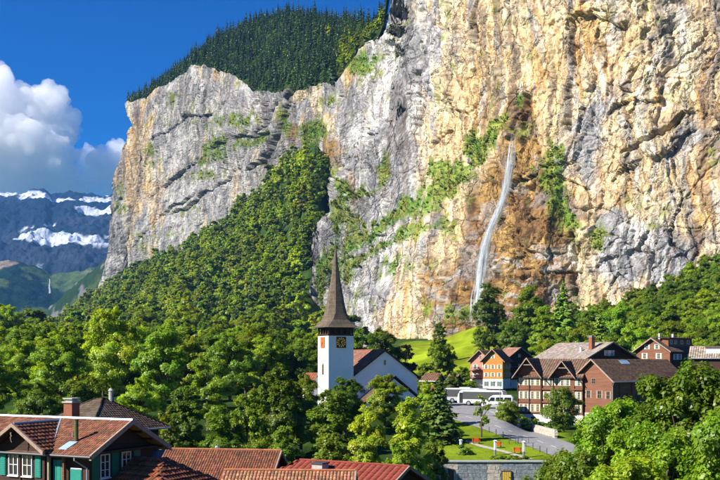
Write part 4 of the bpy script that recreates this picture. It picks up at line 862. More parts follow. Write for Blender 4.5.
tiles('roof_tiles', roof, M_brownroof, (-wv, -wv, ze_), (2 * wv, 0, 0), (0, wv, zp - ze_), 34, 16, col=(.105, .070, .045), cv=.3, seed=11, clip=lambda u, v: np.abs(u - .5) < .5 - .45 * v)
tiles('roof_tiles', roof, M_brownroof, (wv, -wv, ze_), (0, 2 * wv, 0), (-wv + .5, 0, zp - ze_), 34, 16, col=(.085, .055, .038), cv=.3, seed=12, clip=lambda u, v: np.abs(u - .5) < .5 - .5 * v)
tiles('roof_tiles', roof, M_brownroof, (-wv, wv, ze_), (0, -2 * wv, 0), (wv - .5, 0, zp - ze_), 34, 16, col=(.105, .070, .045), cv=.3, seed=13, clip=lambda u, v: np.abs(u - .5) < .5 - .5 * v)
for sx in (-1, 1):
    for sy in (-1, 1): mb = MB(); mb.tube((sx * wv, sy * wv, ze_ + .05), (sx * .5, 0, zp + .06), .09); mb.build('hip_cap', M_brownroof, roof)
mb = MB(); mb.tube((-wv, -wv - .05, ze_ - .06), (wv, -wv - .05, ze_ - .06), .09); mb.tube((wv + .05, -wv, ze_ - .06), (wv + .05, wv, ze_ - .06), .09); mb.build('gutter', M_concrete, h)
mb = MB(); mb.tube((.9, .6, zp - .6), (.9, .6, zp + .75), .22, n=10); mb.tube((.9, .6, zp + .75), (.9, .6, zp + .98), .3, .1, n=10); mb.build('chimney', M_concrete, h)
mb = MB(); mb.slab((3.9, -2.5, ze_ - 2.2), (5.6, -2.5, ze_ - 2.9), (5.6, 5.0, ze_ - 2.9), (3.9, 5.0, ze_ - 2.2), .12); mb.build('lean_to_roof', M_dark, h)
for y in (-1.5, 1.2): window(h, (3.9, y, ze_ - 1.0), (0, 1, 0), (1, 0, 0), .9, 1.2, None)

def plain_roof_house(name, label, px0, px1, py, Y, a, run, rise, run2=None, m=M_tile, col=(.3, .11, .05), tw=.26, tr=.34, wallm=M_wood, hipl=0, hipr=0, seed=20, over=.5, th=.05, zb=-17):
    """ridge from photo column px0 to px1 at row py (left end at distance Y)"""
    p0 = W(px0, py, Y); d = Vector((math.cos(R(a)), -math.sin(R(a)), 0)); k = (px1 - 360) / F
    L = (k * p0.y - p0.x) / (d.x - k * d.y)
    o = empty(name, (p0.x, p0.y, zb), R(-a), label, 'house'); zr = p0.z - zb; ze = zr - rise; run2 = run2 or run
    mb = MB(); mb.prism([(-run + over, 0), (run2 - over, 0), (run2 - over, ze + .1), (0, zr - .3), (-run + over, ze + .1)], 'x', over * .8 + hipl * .6, L - over * .8 - hipr * .6); mb.build('wall', wallm, o)
    mb = MB(); mb.slab((-hipl, -run, ze), (L + hipr, -run, ze), (L, 0, zr), (0, 0, zr), .14); mb.slab((0, 0, zr), (L, 0, zr), (L + hipr, run2, ze), (-hipl, run2, ze), .14)
    if hipl: mb.slab((-hipl, run2, ze), (-hipl, -run, ze), (0, -.02, zr), (0, .02, zr), .14)
    if hipr: mb.slab((L + hipr, -run, ze), (L + hipr, run2, ze), (L, .02, zr), (L, -.02, zr), .14)
    rf = mb.build('roof', M_tilebase if m is not M_redroof else M_redroof, o); sl = math.hypot(run, rise); tot = L + hipl + hipr
    tiles('roof_tiles', rf, m, (-hipl, -run - .04, ze), (tot, 0, 0), (0, run, rise), int(tot / tw), int(sl / tr), th=th, lift=th * .7, col=col, seed=seed, clip=lambda u, v: (u * tot > hipl * v - .1) & (u * tot < tot - hipr * v + .1))
    tiles('roof_tiles', rf, m, (L + hipr, run2 + .04, ze), (-tot, 0, 0), (0, -run2, rise), int(tot / tw), int(sl / tr), th=th, lift=th * .7, col=col, seed=seed + 1, clip=lambda u, v: (u * tot > hipr * v - .1) & (u * tot < tot - hipl * v + .1))
    if hipl: tiles('roof_tiles', rf, m, (-hipl - .03, run2, ze), (0, -run - run2, 0), (hipl, 0, rise), int((run + run2) / tw), int(sl / tr), th=th, lift=th * .7, col=col, seed=seed + 2, clip=lambda u, v: np.abs(u - .5) < .5 - .5 * v + .02)
    if hipr: tiles('roof_tiles', rf, m, (L + hipr + .03, -run, ze), (0, run + run2, 0), (-hipr, 0, rise), int((run + run2) / tw), int(sl / tr), th=th, lift=th * .7, col=col, seed=seed + 3, clip=lambda u, v: np.abs(u - .5) < .5 - .5 * v + .02)
    mb = MB()
    nrt = max(2, int(L / .4)); [mb.tube((L * q / nrt, 0, zr + .055), (L * (q + 1.08) / nrt, 0, zr + .075), .10, .085, 6) for q in range(nrt)]
    rc_ = mb.build('ridge_tiles', MATS['ridge_clay'] if m is M_tile else (M_brownroof if m is M_brownroof else M_redroof), rf); rc_['kind'] = 'stuff'
    if m is M_brownroof:
        cme = rc_.data; a_ = cme.color_attributes.new('col', 'FLOAT_COLOR', 'POINT'); a_.data.foreach_set('color', np.tile(np.array([*col, 1.0]), len(cme.vertices)))
    if not hipr:
        for s, rn in ((-1, run), (1, run2)): mb = MB(); mb.slab((L - .02, s * (rn + .05), ze + .07), (L + .10, s * (rn + .05), ze + .07), (L + .10, 0, zr + .1), (L - .02, 0, zr + .1), .26); mb.build('barge_board', M_woodpale, o)
    mb = MB(); mb.tube((-hipl, -run - .12, ze - .05), (L + hipr, -run - .12, ze - .05), .08); mb.build('gutter', M_zinc, o)
    return o, L, zr, ze
mat('ridge_clay', (.34, .135, .06), var=.3, scale=3, bump=.01)
o, L, zr, ze = plain_roof_house('tiled_house', 'house with long red brown tiled roof behind the chalet annex', 166, 281, 449.5, 80, 9, 5.2, 3.1, col=(.185, .072, .038), seed=20, tw=.2, tr=.27, th=.035)
mb = MB(); mb.box(.2, .75, -2.6, -2.05, zr - 2.2, zr - .65); mb.box(.12, .83, -2.68, -1.97, zr - .65, zr - .5); mb.build('chimney', M_stone, o)
mb = MB(); mb.tube((4.2, .3, zr - .3), (4.2, .3, zr + .2), .15); mb.tube((4.2, .3, zr + .2), (4.2, .3, zr + .34), .24, .1); mb.build('roof_vent', M_zinc, o)
o, L, zr, ze = plain_roof_house('red_roof_house', 'house with smooth dark red hipped roof and pale block chimney', 300, 409, 460.5, 76, 30, 6.5, 2.6, m=M_redroof, col=(.21, .045, .028), hipl=3.5, seed=30, tw=.5, tr=.4, th=.03)
mb = MB(); mb.box(2.3, 3.2, -1.9, -1.0, zr - 1.2, zr + .02); c_ = mb.build('chimney', M_concrete, o); mb = MB(); mb.box(2.22, 3.28, -1.98, -.92, zr + .02, zr + .14); mb.build('chimney_cap', M_dark, c_)
plain_roof_house('orange_tile_house', 'low roof of pale orange tiles at the bottom edge, nearest of all', 224, 355, 471, 58, 3, 4.5, 2.2, col=(.32, .15, .082), seed=40, tw=.2, tr=.28, th=.04)

# ---- church
CA = 25
loc = (-4.7, 190.4, -12.0); ch = empty('church', loc, R(CA), 'white church with tall pointed shingle spire and clock tower', 'church')
wv = 2.6
mb = MB(); mb.box(-wv, wv, -wv, wv, 0, 16.6); mb.build('tower', M_white, ch)
mb = MB(); mb.box(-wv - .05, wv + .05, -wv - .05, wv + .05, 16.6, 16.95); mb.build('belfry_sill', M_wood, ch)
mb = MB(); mb.box(-wv + .5, wv - .5, -wv + .5, wv - .5, 16.95, 18.3); mb.build('belfry_core', M_wood, ch)
for s in (-1, 1):
    for k in range(5):
        t = -wv + .18 + k * (2 * wv - .36) / 4
        for p in ((t, s * (wv - .14)), (s * (wv - .14), t)):
            if p[0] == p[1] and s < 0 or (abs(abs(p[0]) - abs(p[1])) < .1 and p[1] != t): continue
            mb = MB(); mb.box(p[0] - .13, p[0] + .13, p[1] - .13, p[1] + .13, 16.95, 18.32); mb.build('belfry_post', M_wood, ch)
mb = MB(); mb.box(-wv - .02, wv + .02, -wv - .02, wv + .02, 18.0, 18.34); mb.build('belfry_plate', M_wood, ch)
prof = [(18.2, 3.5), (18.75, 2.98), (19.7, 2.42), (21.0, 1.98), (22.8, 1.60), (24.8, 1.26), (26.8, .95), (28.6, .68), (30.4, .44), (32.0, .30), (33.4, .12), (34.2, .05)]
rings = []
for z, r in prof:
    q = ss(18.2, 21.5, z); ring = []
    for i in range(8):
        a = math.pi / 8 + i * math.pi / 4; sq = r / max(abs(math.cos(a)), abs(math.sin(a))); f = 1.0
        # near the eave the eight sides close up towards the square plan
        a2 = a + (1 - q) * (math.pi / 8 - .06) * (1 if (i % 2 == 0) else -1); r2 = (r / max(abs(math.cos(a2)), abs(math.sin(a2)))) * (1 - q) + q * r / math.cos(math.pi / 8)
        ring.append((math.cos(a2) * r2, math.sin(a2) * r2, z))
    rings.append(ring)
# subdivide rings into shingle courses
rr2 = []
for j in range(len(rings) - 1):
    n_ = max(2, int((prof[j + 1][0] - prof[j][0]) / .30))
    for q in range(n_):
        t = q / n_; base_ = [tuple(np.array(rings[j][i]) * (1 - t) + np.array(rings[j + 1][i]) * t) for i in range(8)]; t2 = (q + .97) / n_
        up__ = [tuple(np.array(rings[j][i]) * (1 - t2) + np.array(rings[j + 1][i]) * t2) for i in range(8)]
        rr2.append([(x * (1 + .018) , y * (1 + .018), z) for x, y, z in base_]); rr2.append(up__)
mb = MB(); mb.loft(rr2); sp = mb.build('spire', M_shingle, ch)
nvv = len(sp.data.vertices); a_ = sp.data.color_attributes.new('col', 'FLOAT_COLOR', 'POINT'); cc = np.ones((nvv, 4)); cc[:, :3] = np.array([.120, .092, .064]) * (1 + .25 * rng.uniform(-1, 1, (nvv, 1))); a_.data.foreach_set('color', cc.ravel())
mb = MB(); mb.tube((0, 0, 34.0), (0, 0, 35.2), .05); mb.tube((0, 0, 34.5), (0, 0, 34.7), .16, .16); mb.build('finial', M_dark, sp)
def clock(y_or_x, face):
    bm_ = MB()
    def P_(u, v, d):   # u along face, v up, d out
        return (u, -wv - d, 15.35 + v) if face == 'r' else (-wv - d, u, 15.35 + v)
    def plate(mb, u0, u1, v0, v1, d0, d1):
        a = [P_(u0, v0, d0), P_(u1, v0, d0), P_(u1, v0, d1), P_(u0, v0, d1)]; b = [P_(u0, v1, d0), P_(u1, v1, d0), P_(u1, v1, d1), P_(u0, v1, d1)]; mb.hexa(a + b)
    plate(bm_, -1.0, 1.0, -1.05, 1.05, 0, .12); c = bm_.build('clock', M_clock if face == 'r' else M_clockred, ch)
    for k in range(12):
        a = k * math.pi / 6; mb = MB(); u, v = math.sin(a) * .78, math.cos(a) * .78; plate(mb, u - .10, u + .10, v - .13, v + .13, .12, .15); mb.build('hour_mark', M_gold, c)
    mb = MB(); n = 24
    for k in range(n):
        a, b = 2 * math.pi * k / n, 2 * math.pi * (k + 1) / n
        for r0, r1 in ((.50, .56),): mb.poly(P_(math.sin(a) * r0, math.cos(a) * r0, .14), P_(math.sin(b) * r0, math.cos(b) * r0, .14), P_(math.sin(b) * r1, math.cos(b) * r1, .14), P_(math.sin(a) * r1, math.cos(a) * r1, .14))
    mb.build('dial_ring', M_gold, c)
    for ang, ln in ((.9, .5), (2.6, .72)):
        mb = MB(); mb.tube(P_(0, 0, .19), P_(math.sin(ang) * ln, math.cos(ang) * ln, .19), .06, .03); mb.build('hand', M_gold, c)
clock(0, 'r'); clock(0, 'l')
def louver(z0, z1, wd):
    mb = MB(); prof = [(-wd / 2, z0), (wd / 2, z0), (wd / 2, z1)] + [(wd / 2 * math.cos(t), z1 + wd / 2 * math.sin(t)) for t in np.linspace(.3, 2.84, 7)] + [(-wd / 2, z1)]
    mb.prism(prof, 'x', -wv - .06, -wv + .02); lo = mb.build('louver_window', M_browndoor, ch)
    for k in range(6): mb = MB(); zz = z0 + (z1 - z0) * (k + .3) / 6; mb.box(-wv - .12, -wv - .06, -wd * .42, wd * .42, zz, zz + (z1 - z0) * .09); mb.build('slat', M_wood, lo)
louver(9.2, 11.0, .75)
# nave: gable flush with the tower front
gx_, gy_ = 9.55, -2.1; hwN = 7.4; zpk, zev = 13.95, 8.7
mb = MB(); mb.prism([(gx_ - hwN + .3, 0), (gx_ + hwN - .3, 0), (gx_ + hwN - .3, zev), (gx_, zpk - .25), (gx_ - hwN + .3, zev)], 'y', gy_, gy_ + 18); mb.build('nave', M_white, ch)
mb = MB()
for s in (-1, 1): mb.slab((gx_, gy_ - .35, zpk), (gx_ + s * (hwN + .25), gy_ - .35, zev - .25), (gx_ + s * (hwN + .25), gy_ + 18.3, zev - .25), (gx_, gy_ + 18.3, zpk), .18)
nr = mb.build('nave_roof', M_tilebase, ch)
for s in (-1, 1):
    ln = math.hypot(hwN + .25, zpk - zev + .25)
    tiles('roof_tiles', nr, M_brownroof, (gx_ + s * (hwN + .28), gy_ - .35 if s > 0 else gy_ + 18.3, zev - .25), (0, 18.65 * s, 0), (-s * (hwN + .25), 0, zpk - zev + .25), 46, int(ln / .42), col=(.24, .115, .075) if s < 0 else (.10, .06, .045), cv=.25, seed=50 + s)  # sunward slope painted lighter, far slope darker, as lit and shaded
    mb = MB(); mb.slab((gx_, gy_ - .46, zpk + .10), (gx_ + s * (hwN + .32), gy_ - .46, zev - .2), (gx_ + s * (hwN + .32), gy_ - .32, zev - .2), (gx_, gy_ - .32, zpk + .10), .30); mb.build('barge_board', M_wood, ch)
mb = MB(); mb.box(gx_ - .22, gx_ + .22, gy_ - .05, gy_ + .02, 11.0, 12.0); mb.build('slit_window', M_glass, ch)
mb = MB(); mb.tube((gx_, gy_ - .3, zpk + .05), (gx_, gy_ + 18.3, zpk + .05), .12); mb.build('ridge_cap', M_brick, nr)
# porch in front of the nave
pc = gx_ + .4
mb = MB(); mb.prism([(pc - 5.6, 0), (pc + 5.6, 0), (pc + 5.6, 4.2), (pc, 8.4), (pc - 5.6, 4.2)], 'y', gy_ - 3.2, gy_ - .02); mb.build('porch', M_white, ch)
mb = MB()
for s in (-1, 1): mb.slab((pc, gy_ - 3.7, 8.95), (pc + s * 6.5, gy_ - 3.7, 3.95), (pc + s * 6.5, gy_ - .03, 3.95), (pc, gy_ - .03, 8.95), .22)
pr = mb.build('porch_roof', M_wood, ch)
for s in (-1, 1): tiles('roof_tiles', pr, M_brownroof, (pc + s * 6.5, gy_ - 3.7 if s > 0 else gy_ - .05, 3.95), (0, 3.65 * s, 0), (-s * 6.5, 0, 5.0), 9, 18, col=(.11, .065, .045), cv=.25, seed=56 + s)
mb = MB(); mb.box(pc + 4.0, pc + 5.0, gy_ - 3.24, gy_ - 3.19, 2.6, 3.7); mb.build('porch_window', M_glass, ch)
# ---- three gabled houses at the foot of the meadow
def chalet(name, label, apex, Y, a, half, drop, L, wallm, basem, zb_py, roofcol, floors=3, cols=3, shut=M_cream, wh=1.1, ww=.75, over=.7, white_base=True, balcony=False, seed=60, gable_m=None, trim=M_woodpale):
    ap = W(apex[0], apex[1], Y); zb = (HY - zb_py) / F * Y; o = empty(name, (ap.x, ap.y, zb), R(-a), label, 'house')
    zr = ap.z - zb; ze = zr - drop; hw_ = half - over
    fb = 2.6
    mb = MB(); mb.prism([(-hw_, fb if white_base else 0), (hw_, fb if white_base else 0), (hw_, zr - .25 - drop * hw_ / half), (0, zr - .25), (-hw_, zr - .25 - drop * hw_ / half)], 'y', over * 1.1, L - over); mb.build('wall', wallm, o)
    if white_base: mb = MB(); mb.box(-hw_ - .03, hw_ + .03, over * 1.1 - .03, L - over + .03, 0, fb); mb.build('ground_floor', M_white, o)
    mb = MB()
    for s in (-1, 1): mb.slab((0, 0, zr), (s * half, 0, ze), (s * half, L, ze), (0, L, zr), .16)
    rf = mb.build('roof', M_tilebase, o); ln = math.hypot(half, drop)
    for s in (-1, 1):
        tiles('roof_tiles', rf, M_brownroof, (s * half, 0 if s > 0 else L, ze), (0, L * s, 0), (-s * half, 0, drop), max(6, int(L / .5)), max(4, int(ln / .5)), col=roofcol, cv=.25, seed=seed + s)
        mb = MB(); mb.slab((0, -.1, zr + .1), (s * (half + .06), -.1, ze + .06), (s * (half + .06), .05, ze + .06), (0, .05, zr + .1), .30); mb.build('barge_board', trim, o)
    fh = (zr - drop - .4 - (fb if white_base else 0)) / max(1, floors)
    yw = over * 1.1
    for f in range(floors):
        zc = (fb if white_base else 0) + fh * (f + .55)
        for k in range(cols):
            x = -hw_ + 2 * hw_ * (k + .5) / cols; window(o, (x, yw, zc), (1, 0, 0), (0, -1, 0), ww, wh, shut, (1, 1), sw=ww * .5, sill=False)
        if balcony and f < floors: 
            mb = MB(); mb.box(-hw_ * .9, hw_ * .9, yw - .95, yw - .02, zc - fh * .5, zc - fh * .5 + .12); b = mb.build('balcony', M_wood, o)
            nb = int(hw_ * 1.8 / .35)
            for q in range(nb + 1): mb = MB(); x = -hw_ * .9 + hw_ * 1.8 * q / nb; mb.box(x - .06, x + .06, yw - .95, yw - .87, zc - fh * .5 + .12, zc - fh * .5 + .95); mb.build('baluster', wallm, b)
            mb = MB(); mb.box(-hw_ * .92, hw_ * .92, yw - .99, yw - .84, zc - fh * .5 + .95, zc - fh * .5 + 1.05); mb.build('rail', trim, b)
    # attic window
    window(o, (0, yw, zr - drop * .62), (1, 0, 0), (0, -1, 0), ww * .9, wh * .8, shut if not balcony else None, (1, 1), sw=ww * .45, sill=False)
    if white_base:
        for k in range(cols): x = -hw_ + 2 * hw_ * (k + .5) / cols; window(o, (x, yw - .03, 1.35), (1, 0, 0), (0, -1, 0), ww, wh * 1.1, M_green if wallm is M_orange else None, (1, 1), sw=ww * .4, sill=False)
    # side windows
    for f in range(floors):
        zc = (fb if white_base else 0) + fh * (f + .55)
        for y in np.arange(yw + 1.6, L - over - .8, 2.4):
            for s in (-1, 1): window(o, (s * hw_, float(y), zc), (0, 1, 0), (s, 0, 0), ww, wh, None, (1, 1), sill=False)
    return o, zr, ze, L
chalet('pink_house', 'narrow pink gabled house with balconies, leftmost of three gabled houses', (479, 350), 272, 30, 3.6, 3.2, 8, M_pink, M_white, 389, (.26, .11, .07), 2, 2, M_cream, seed=60, balcony=True)
chalet('orange_house', 'bright orange gabled house with cream shutters and white ground floor', (492, 349), 262, 24, 3.4, 3.4, 9, M_orange, M_white, 389, (.15, .075, .05), 2, 3, M_cream, seed=64, ww=.62)
chalet('brown_house', 'brown timber house with balconies and reddish roof beside the orange house', (521, 347.5), 276, -28, 5.6, 3.7, 7.5, M_wood, M_white, 389, (.30, .145, .10), 2, 3, None, seed=68, balcony=True)
# ---- long red-brown house with two cross gables
loc = (31.95, 200, -12.9); A_ = 28; h = empty('long_house', loc, R(-A_), 'long red brown timber house with cream shutters, two front gables, white base', 'house')
Lh, dep = 13.2, 12.0; ze = 9.7
mb = MB(); mb.box(0, Lh, 0, dep, 2.0, ze); mb.build('wall', M_woodred, h)
mb = MB(); mb.box(-.04, Lh + .04, -.04, dep + .04, 0, 2.0); mb.build('base', M_white, h)
mb = MB(); mb.slab((-.6, -.7, ze - .2), (Lh + .3, -.7, ze - .2), (Lh + .3, dep / 2, 13.1), (-.6, dep / 2, 13.1), .18); mb.slab((-.6, dep / 2, 13.1), (Lh + .3, dep / 2, 13.1), (Lh + .3, dep + .7, ze - .2), (-.6, dep + .7, ze - .2), .18); rf = mb.build('roof', M_tilebase, h)
tiles('roof_tiles', rf, M_brownroof, (-.6, -.72, ze - .2), (Lh + .9, 0, 0), (0, dep / 2 + .7, 13.3 - ze), 28, 17, col=(.17, .105, .068), cv=.22, seed=71)
for gxc, zap, hwg in ((2.35, 13.3, 3.0), (9.5, 12.7, 2.65)):
    f0 = -1.75; zev = 9.35
    mb = MB(); mb.prism([(gxc - hwg + .55, 2.2), (gxc + hwg - .55, 2.2), (gxc + hwg - .55, zev + .8), (gxc, zap - .35), (gxc - hwg + .55, zev + .8)], 'y', -.18, 4); mb.build('gable_wall', M_woodred, h)
    mb = MB()
    for s in (-1, 1): mb.slab((gxc, f0, zap), (gxc + s * hwg, f0, zev), (gxc + s * hwg, 6.0, zev), (gxc, 6.0, zap), .15)
    cr = mb.build('cross_roof', M_tilebase, h); ln = math.hypot(hwg, zap - zev)
    for s in (-1, 1):
        tiles('roof_tiles', cr, M_brownroof, (gxc + s * hwg, f0 if s > 0 else 6.0, zev), (0, (6.0 - f0) * s, 0), (-s * hwg, 0, zap - zev), 13, int(ln / .45), col=(.085, .052, .036) if s > 0 else (.20, .125, .085), cv=.25, seed=73 + s)  # right slopes coloured as if in shade, left ones as if sunlit
        mb = MB(); mb.slab((gxc, f0 - .12, zap + .1), (gxc + s * (hwg + .05), f0 - .12, zev + .05), (gxc + s * (hwg + .05), f0 + .04, zev + .05), (gxc, f0 + .04, zap + .1), .28); mb.build('barge_board', M_woodpale, h)
    mb = MB(); mb.box(gxc - 1.1, gxc + 1.1, f0 + .1, f0 + .22, zap - 1.45, zap - 1.3); mb.build('collar_beam', M_woodpale, h)
wx = [.75, 1.75, 3.1, 4.2, 5.75, 6.85, 8.1, 9.2, 10.3, 11.4, 12.5]
for zc in (8.55, 5.85, 3.3):
    for x in wx: window(h, (x, -.19 if (x < 4.6 or 7.7 < x < 11.3) else -.005, zc), (1, 0, 0), (0, -1, 0), .55, 1.45, M_cream, (1, 2), sw=.21, frame=M_cream, sill=False)
    for y in (1.5, 4, 6.5): window(h, (-.005, y, zc), (0, 1, 0), (-1, 0, 0), .6, 1.25, M_cream, (1, 2), sw=.22, frame=M_cream, sill=False)
for x in (0.06, 2.45, 4.9, 7.4): mb = MB(); mb.box(x - .09, x + .09, -.34, -.20, 2.0, 10.1); mb.build('corner_post', M_wood, h)
for zc in (7.1, 4.5): mb = MB(); mb.box(-.02, Lh, -.26, -.19, zc - .14, zc + .14); mb.build('floor_band', M_woodred, h)
for x in (3.2, 8.6): mb = MB(); mb.box(x - .5, x + .5, -.07, -.05, .5, 1.5); mb.build('base_window', M_dark, h)
# ---- barn with a big brown roof
Yc_ = 188; cn = W(613.5, 382, Yc_); hw_b = 5.2; zb = -13.0
ap = Vector((cn.x - .64 * hw_b, cn.y + .77 * hw_b, W(592, 359.3, 192).z)); h = empty('barn', (ap.x, ap.y, zb), R(-50), 'big timber barn with wide dark brown roof, red gable and white stone base', 'house')
zr = ap.z - zb; ze = cn.z - zb; Lb = 26
mb = MB(); mb.prism([(-hw_b + .9, 2.7), (hw_b - .9, 2.7), (hw_b - .9, ze + .35), (0, zr - .35), (-hw_b + .9, ze + .35)], 'y', .8, Lb - .6); mb.build('wall', M_woodred, h)
mb = MB(); mb.box(hw_b - .88, hw_b - .82, .9, Lb - .7, 2.7, ze + .28); mb.build('side_boarding', M_woodred, h)
mb = MB(); mb.box(-hw_b + .84, hw_b - .80, .74, Lb - .55, 0, 2.7); mb.build('base', M_stone, h)
mb = MB()
for s in (-1, 1): mb.slab((0, 0, zr), (s * hw_b, 0, ze), (s * hw_b, Lb, ze), (0, Lb, zr), .2)
rf = mb.build('roof', M_tilebase, h); ln = math.hypot(hw_b, zr - ze)
for s in (-1, 1):
    tiles('roof_tiles', rf, M_brownroof, (s * hw_b, 0 if s > 0 else Lb, ze), (0, Lb * s, 0), (-s * hw_b, 0, zr - ze), 56, int(ln / .42), col=(.115, .070, .043), cv=.28, seed=81 + s)
    mb = MB(); mb.slab((0, -.14, zr + .12), (s * (hw_b + .06), -.14, ze + .08), (s * (hw_b + .06), .04, ze + .08), (0, .04, zr + .12), .32); mb.build('barge_board', M_woodpale, h)
for x, zc, ww, hh_ in ((-1.2, 6.3, .9, 1.5), (1.4, 6.3, .9, 1.5), (3.4, 6.2, .8, 1.5), (0, 8.9, .9, 1.1)): window(h, (x, .8, zc), (1, 0, 0), (0, -1, 0), ww, hh_, M_woodpale if zc < 8 else None, (1, 1), sw=.3, frame=M_woodpale, sill=False)
for y in (5, 9, 13, 17, 21): window(h, (hw_b - .82, y, 5.6), (0, 1, 0), (1, 0, 0), 1.1, 1.7, None, (1, 1), frame=M_wood, sill=False)
for y in (3, 7, 11, 15, 19, 23): mb = MB(); mb.box(hw_b - .82, hw_b - .55, y - .13, y + .13, 2.7, ze + .2); mb.build('post', M_woodred, h)
for y in (4, 9.5, 15): mb = MB(); mb.box(hw_b - .79, hw_b - .76, y - .7, y + .7, .5, 1.9); mb.build('base_window', M_dark, h)
mb = MB(); mb.tube((hw_b + .1, 0, ze - .06), (hw_b + .1, Lb, ze - .06), .1); mb.tube((hw_b + .05, .1, ze - .1), (hw_b - .75, .75, ze - .9), .07); mb.tube((hw_b - .75, .75, ze - .9), (hw_b - .75, .75, 0), .07); mb.build('gutter', M_zinc, h)
mb = MB(); sp_ = lambda t: zr - t * (zr - ze); mb.slab((.35, 8.4, sp_(.07) + .12), (1.2, 8.4, sp_(.23) + .12), (1.2, 11.2, sp_(.23) + .12), (.35, 11.2, sp_(.07) + .12), .1); mb.build('skylight', M_blue, h)
mb = MB(); mb.slab((hw_b - 3.2, 19, ze + 2.3), (hw_b + .6, 19, ze + .55), (hw_b + .6, 23.5, ze + .55), (hw_b - 3.2, 23.5, ze + 2.3), .18); mb.build('dormer_roof', M_wood, h)
# ---- large chalet behind the barn
o, zr, ze, L = chalet('big_chalet', 'large dark timber chalet with low grey roof and chimney behind the barn', (613.5, 342), 225, -32, 9.6, 4.3, 18, M_wood, M_white, 395, (.30, .25, .21), 3, 5, None, over=1.2, white_base=False, seed=90, ww=1.0, wh=1.2)
chimney(o, -3.6, 3.2, zr - 2.6, zr + 1.1, 1.0)
mb = MB(); mb.box(-5.2, -4.7, 5, 5.5, zr - 3, zr - 1.2); mb.build('vent', M_trim, o)
for s in (-.8, .8): window(o, (s, 1.3, zr - 2.5), (1, 0, 0), (0, -1, 0), .9, 1.2, M_blue, (1, 1), sw=.35, sill=False)
# ---- house at the right with a long dormer
ap = W(651, 338, 236); zb = -10; h = empty('dormer_house', (ap.x, ap.y, zb), R(-48), 'red brown house with long dark dormer and white windows, upper right of barn', 'house')
zr = ap.z - zb; hwd = 5.2; dr = 3.3; ze = zr - dr; Ld = 15
mb = MB(); mb.prism([(-hwd + .7, 0), (hwd - .7, 0), (hwd - .7, ze + .2), (0, zr - .3), (-hwd + .7, ze + .2)], 'y', .8, Ld - .6); mb.build('wall', M_woodred, h)
mb = MB(); mb.box(hwd - .69, hwd - .63, .85, Ld - .65, 0, ze + .15); mb.build('side_boarding', M_wood, h)
mb = MB()
for s in (-1, 1): mb.slab((0, 0, zr), (s * hwd, 0, ze), (s * hwd, Ld, ze), (0, Ld, zr), .18)
rf = mb.build('roof', M_tilebase, h)
for s in (-1, 1):
    tiles('roof_tiles', rf, M_brownroof, (s * hwd, 0 if s > 0 else Ld, ze), (0, Ld * s, 0), (-s * hwd, 0, dr), 30, 12, col=(.10, .06, .045), cv=.25, seed=95 + s)
    mb = MB(); mb.slab((0, -.12, zr + .1), (s * (hwd + .05), -.12, ze + .06), (s * (hwd + .05), .05, ze + .06), (0, .05, zr + .1), .3); mb.build('barge_board', M_woodpale, h)
mb = MB(); mb.box(.2, 3.3, 2.2, Ld - 2, zr - 2.4, zr - .05); mb.build('dormer', M_woodred, h)
mb = MB(); mb.slab((-.6, 1.5, zr + .35), (4.0, 1.5, zr + .02), (4.0, Ld - 1.3, zr + .02), (-.6, Ld - 1.3, zr + .35), .16); mb.build('dormer_roof', M_wood, h)
for y in (3.4, 5.4, 8.2, 11.2): window(h, (3.3, y, zr - .95), (0, 1, 0), (1, 0, 0), 1.1, .95, None, (1, 0), sill=False)
for y in (3.2, 5.0, 9.0): window(h, (hwd - .63, y, ze - 1.2), (0, 1, 0), (1, 0, 0), 1.1, 1.3, M_trim if y < 6 else None, (1, 1), sw=.35, sill=False)
for x in (-2.2, 1.6): window(h, (x, .8, ze - 1.0), (1, 0, 0), (0, -1, 0), .8, 1.3, M_cream, (1, 1), sw=.35, sill=False); window(h, (x * .7, .8, ze + 1.2), (1, 0, 0), (0, -1, 0), .8, 1.1, M_cream, (1, 1), sw=.3, sill=False)
for y, x in ((1.8, 1.2), (8.5, .8)): mb = MB(); mb.box(x - .25, x + .25, y - .25, y + .25, zr - .3, zr + 1.1); mb.build('chimney', M_concrete, h)
# ---- roofs at the right edge
o, L, zr, ze = plain_roof_house('grey_roof_house', 'house with light grey shingle roof and white dormer at the right edge', 690, 742, 347, 226, 22, 6.0, 2.6, m=M_brownroof, col=(.33, .27, .22), seed=100, tw=.5, tr=.5, zb=-12)
mb = MB(); mb.box(3.6, 6.8, -3.5, -1.2, zr - 1.9, zr - .1); mb.build('dormer', M_white, o)
mb = MB(); mb.slab((3.3, -3.9, zr - .05), (7.1, -3.9, zr - .05), (7.1, -.6, zr + .12), (3.3, -.6, zr + .12), .12); mb.build('dormer_roof', M_tilebase, o)
# ---- two small brown roofs between church and car park
plain_roof_house('small_barn', 'small brown shed with low roof just right of the church nave', 425, 441, 373.5, 232, 28, 3.2, 1.7, m=M_brownroof, col=(.16, .085, .05), seed=104, tw=.5, tr=.5, wallm=M_woodred, zb=-10.5)
plain_roof_house('small_hut', 'tiny brown hut half hidden by trees above the coaches', 449, 459, 374.5, 238, 30, 2.8, 1.9, m=M_brownroof, col=(.20, .11, .07), seed=108, tw=.5, tr=.5, zb=-10.5)
# ---- little red roof left of the tower
plain_roof_house('church_annex', 'little red tiled roof peeking out left of the church tower', 306, 318, 373.5, 197, 25, 2.6, 2.0, m=M_tile, col=(.26, .09, .045), seed=112, tw=.4, tr=.4, wallm=M_white, zb=-12)

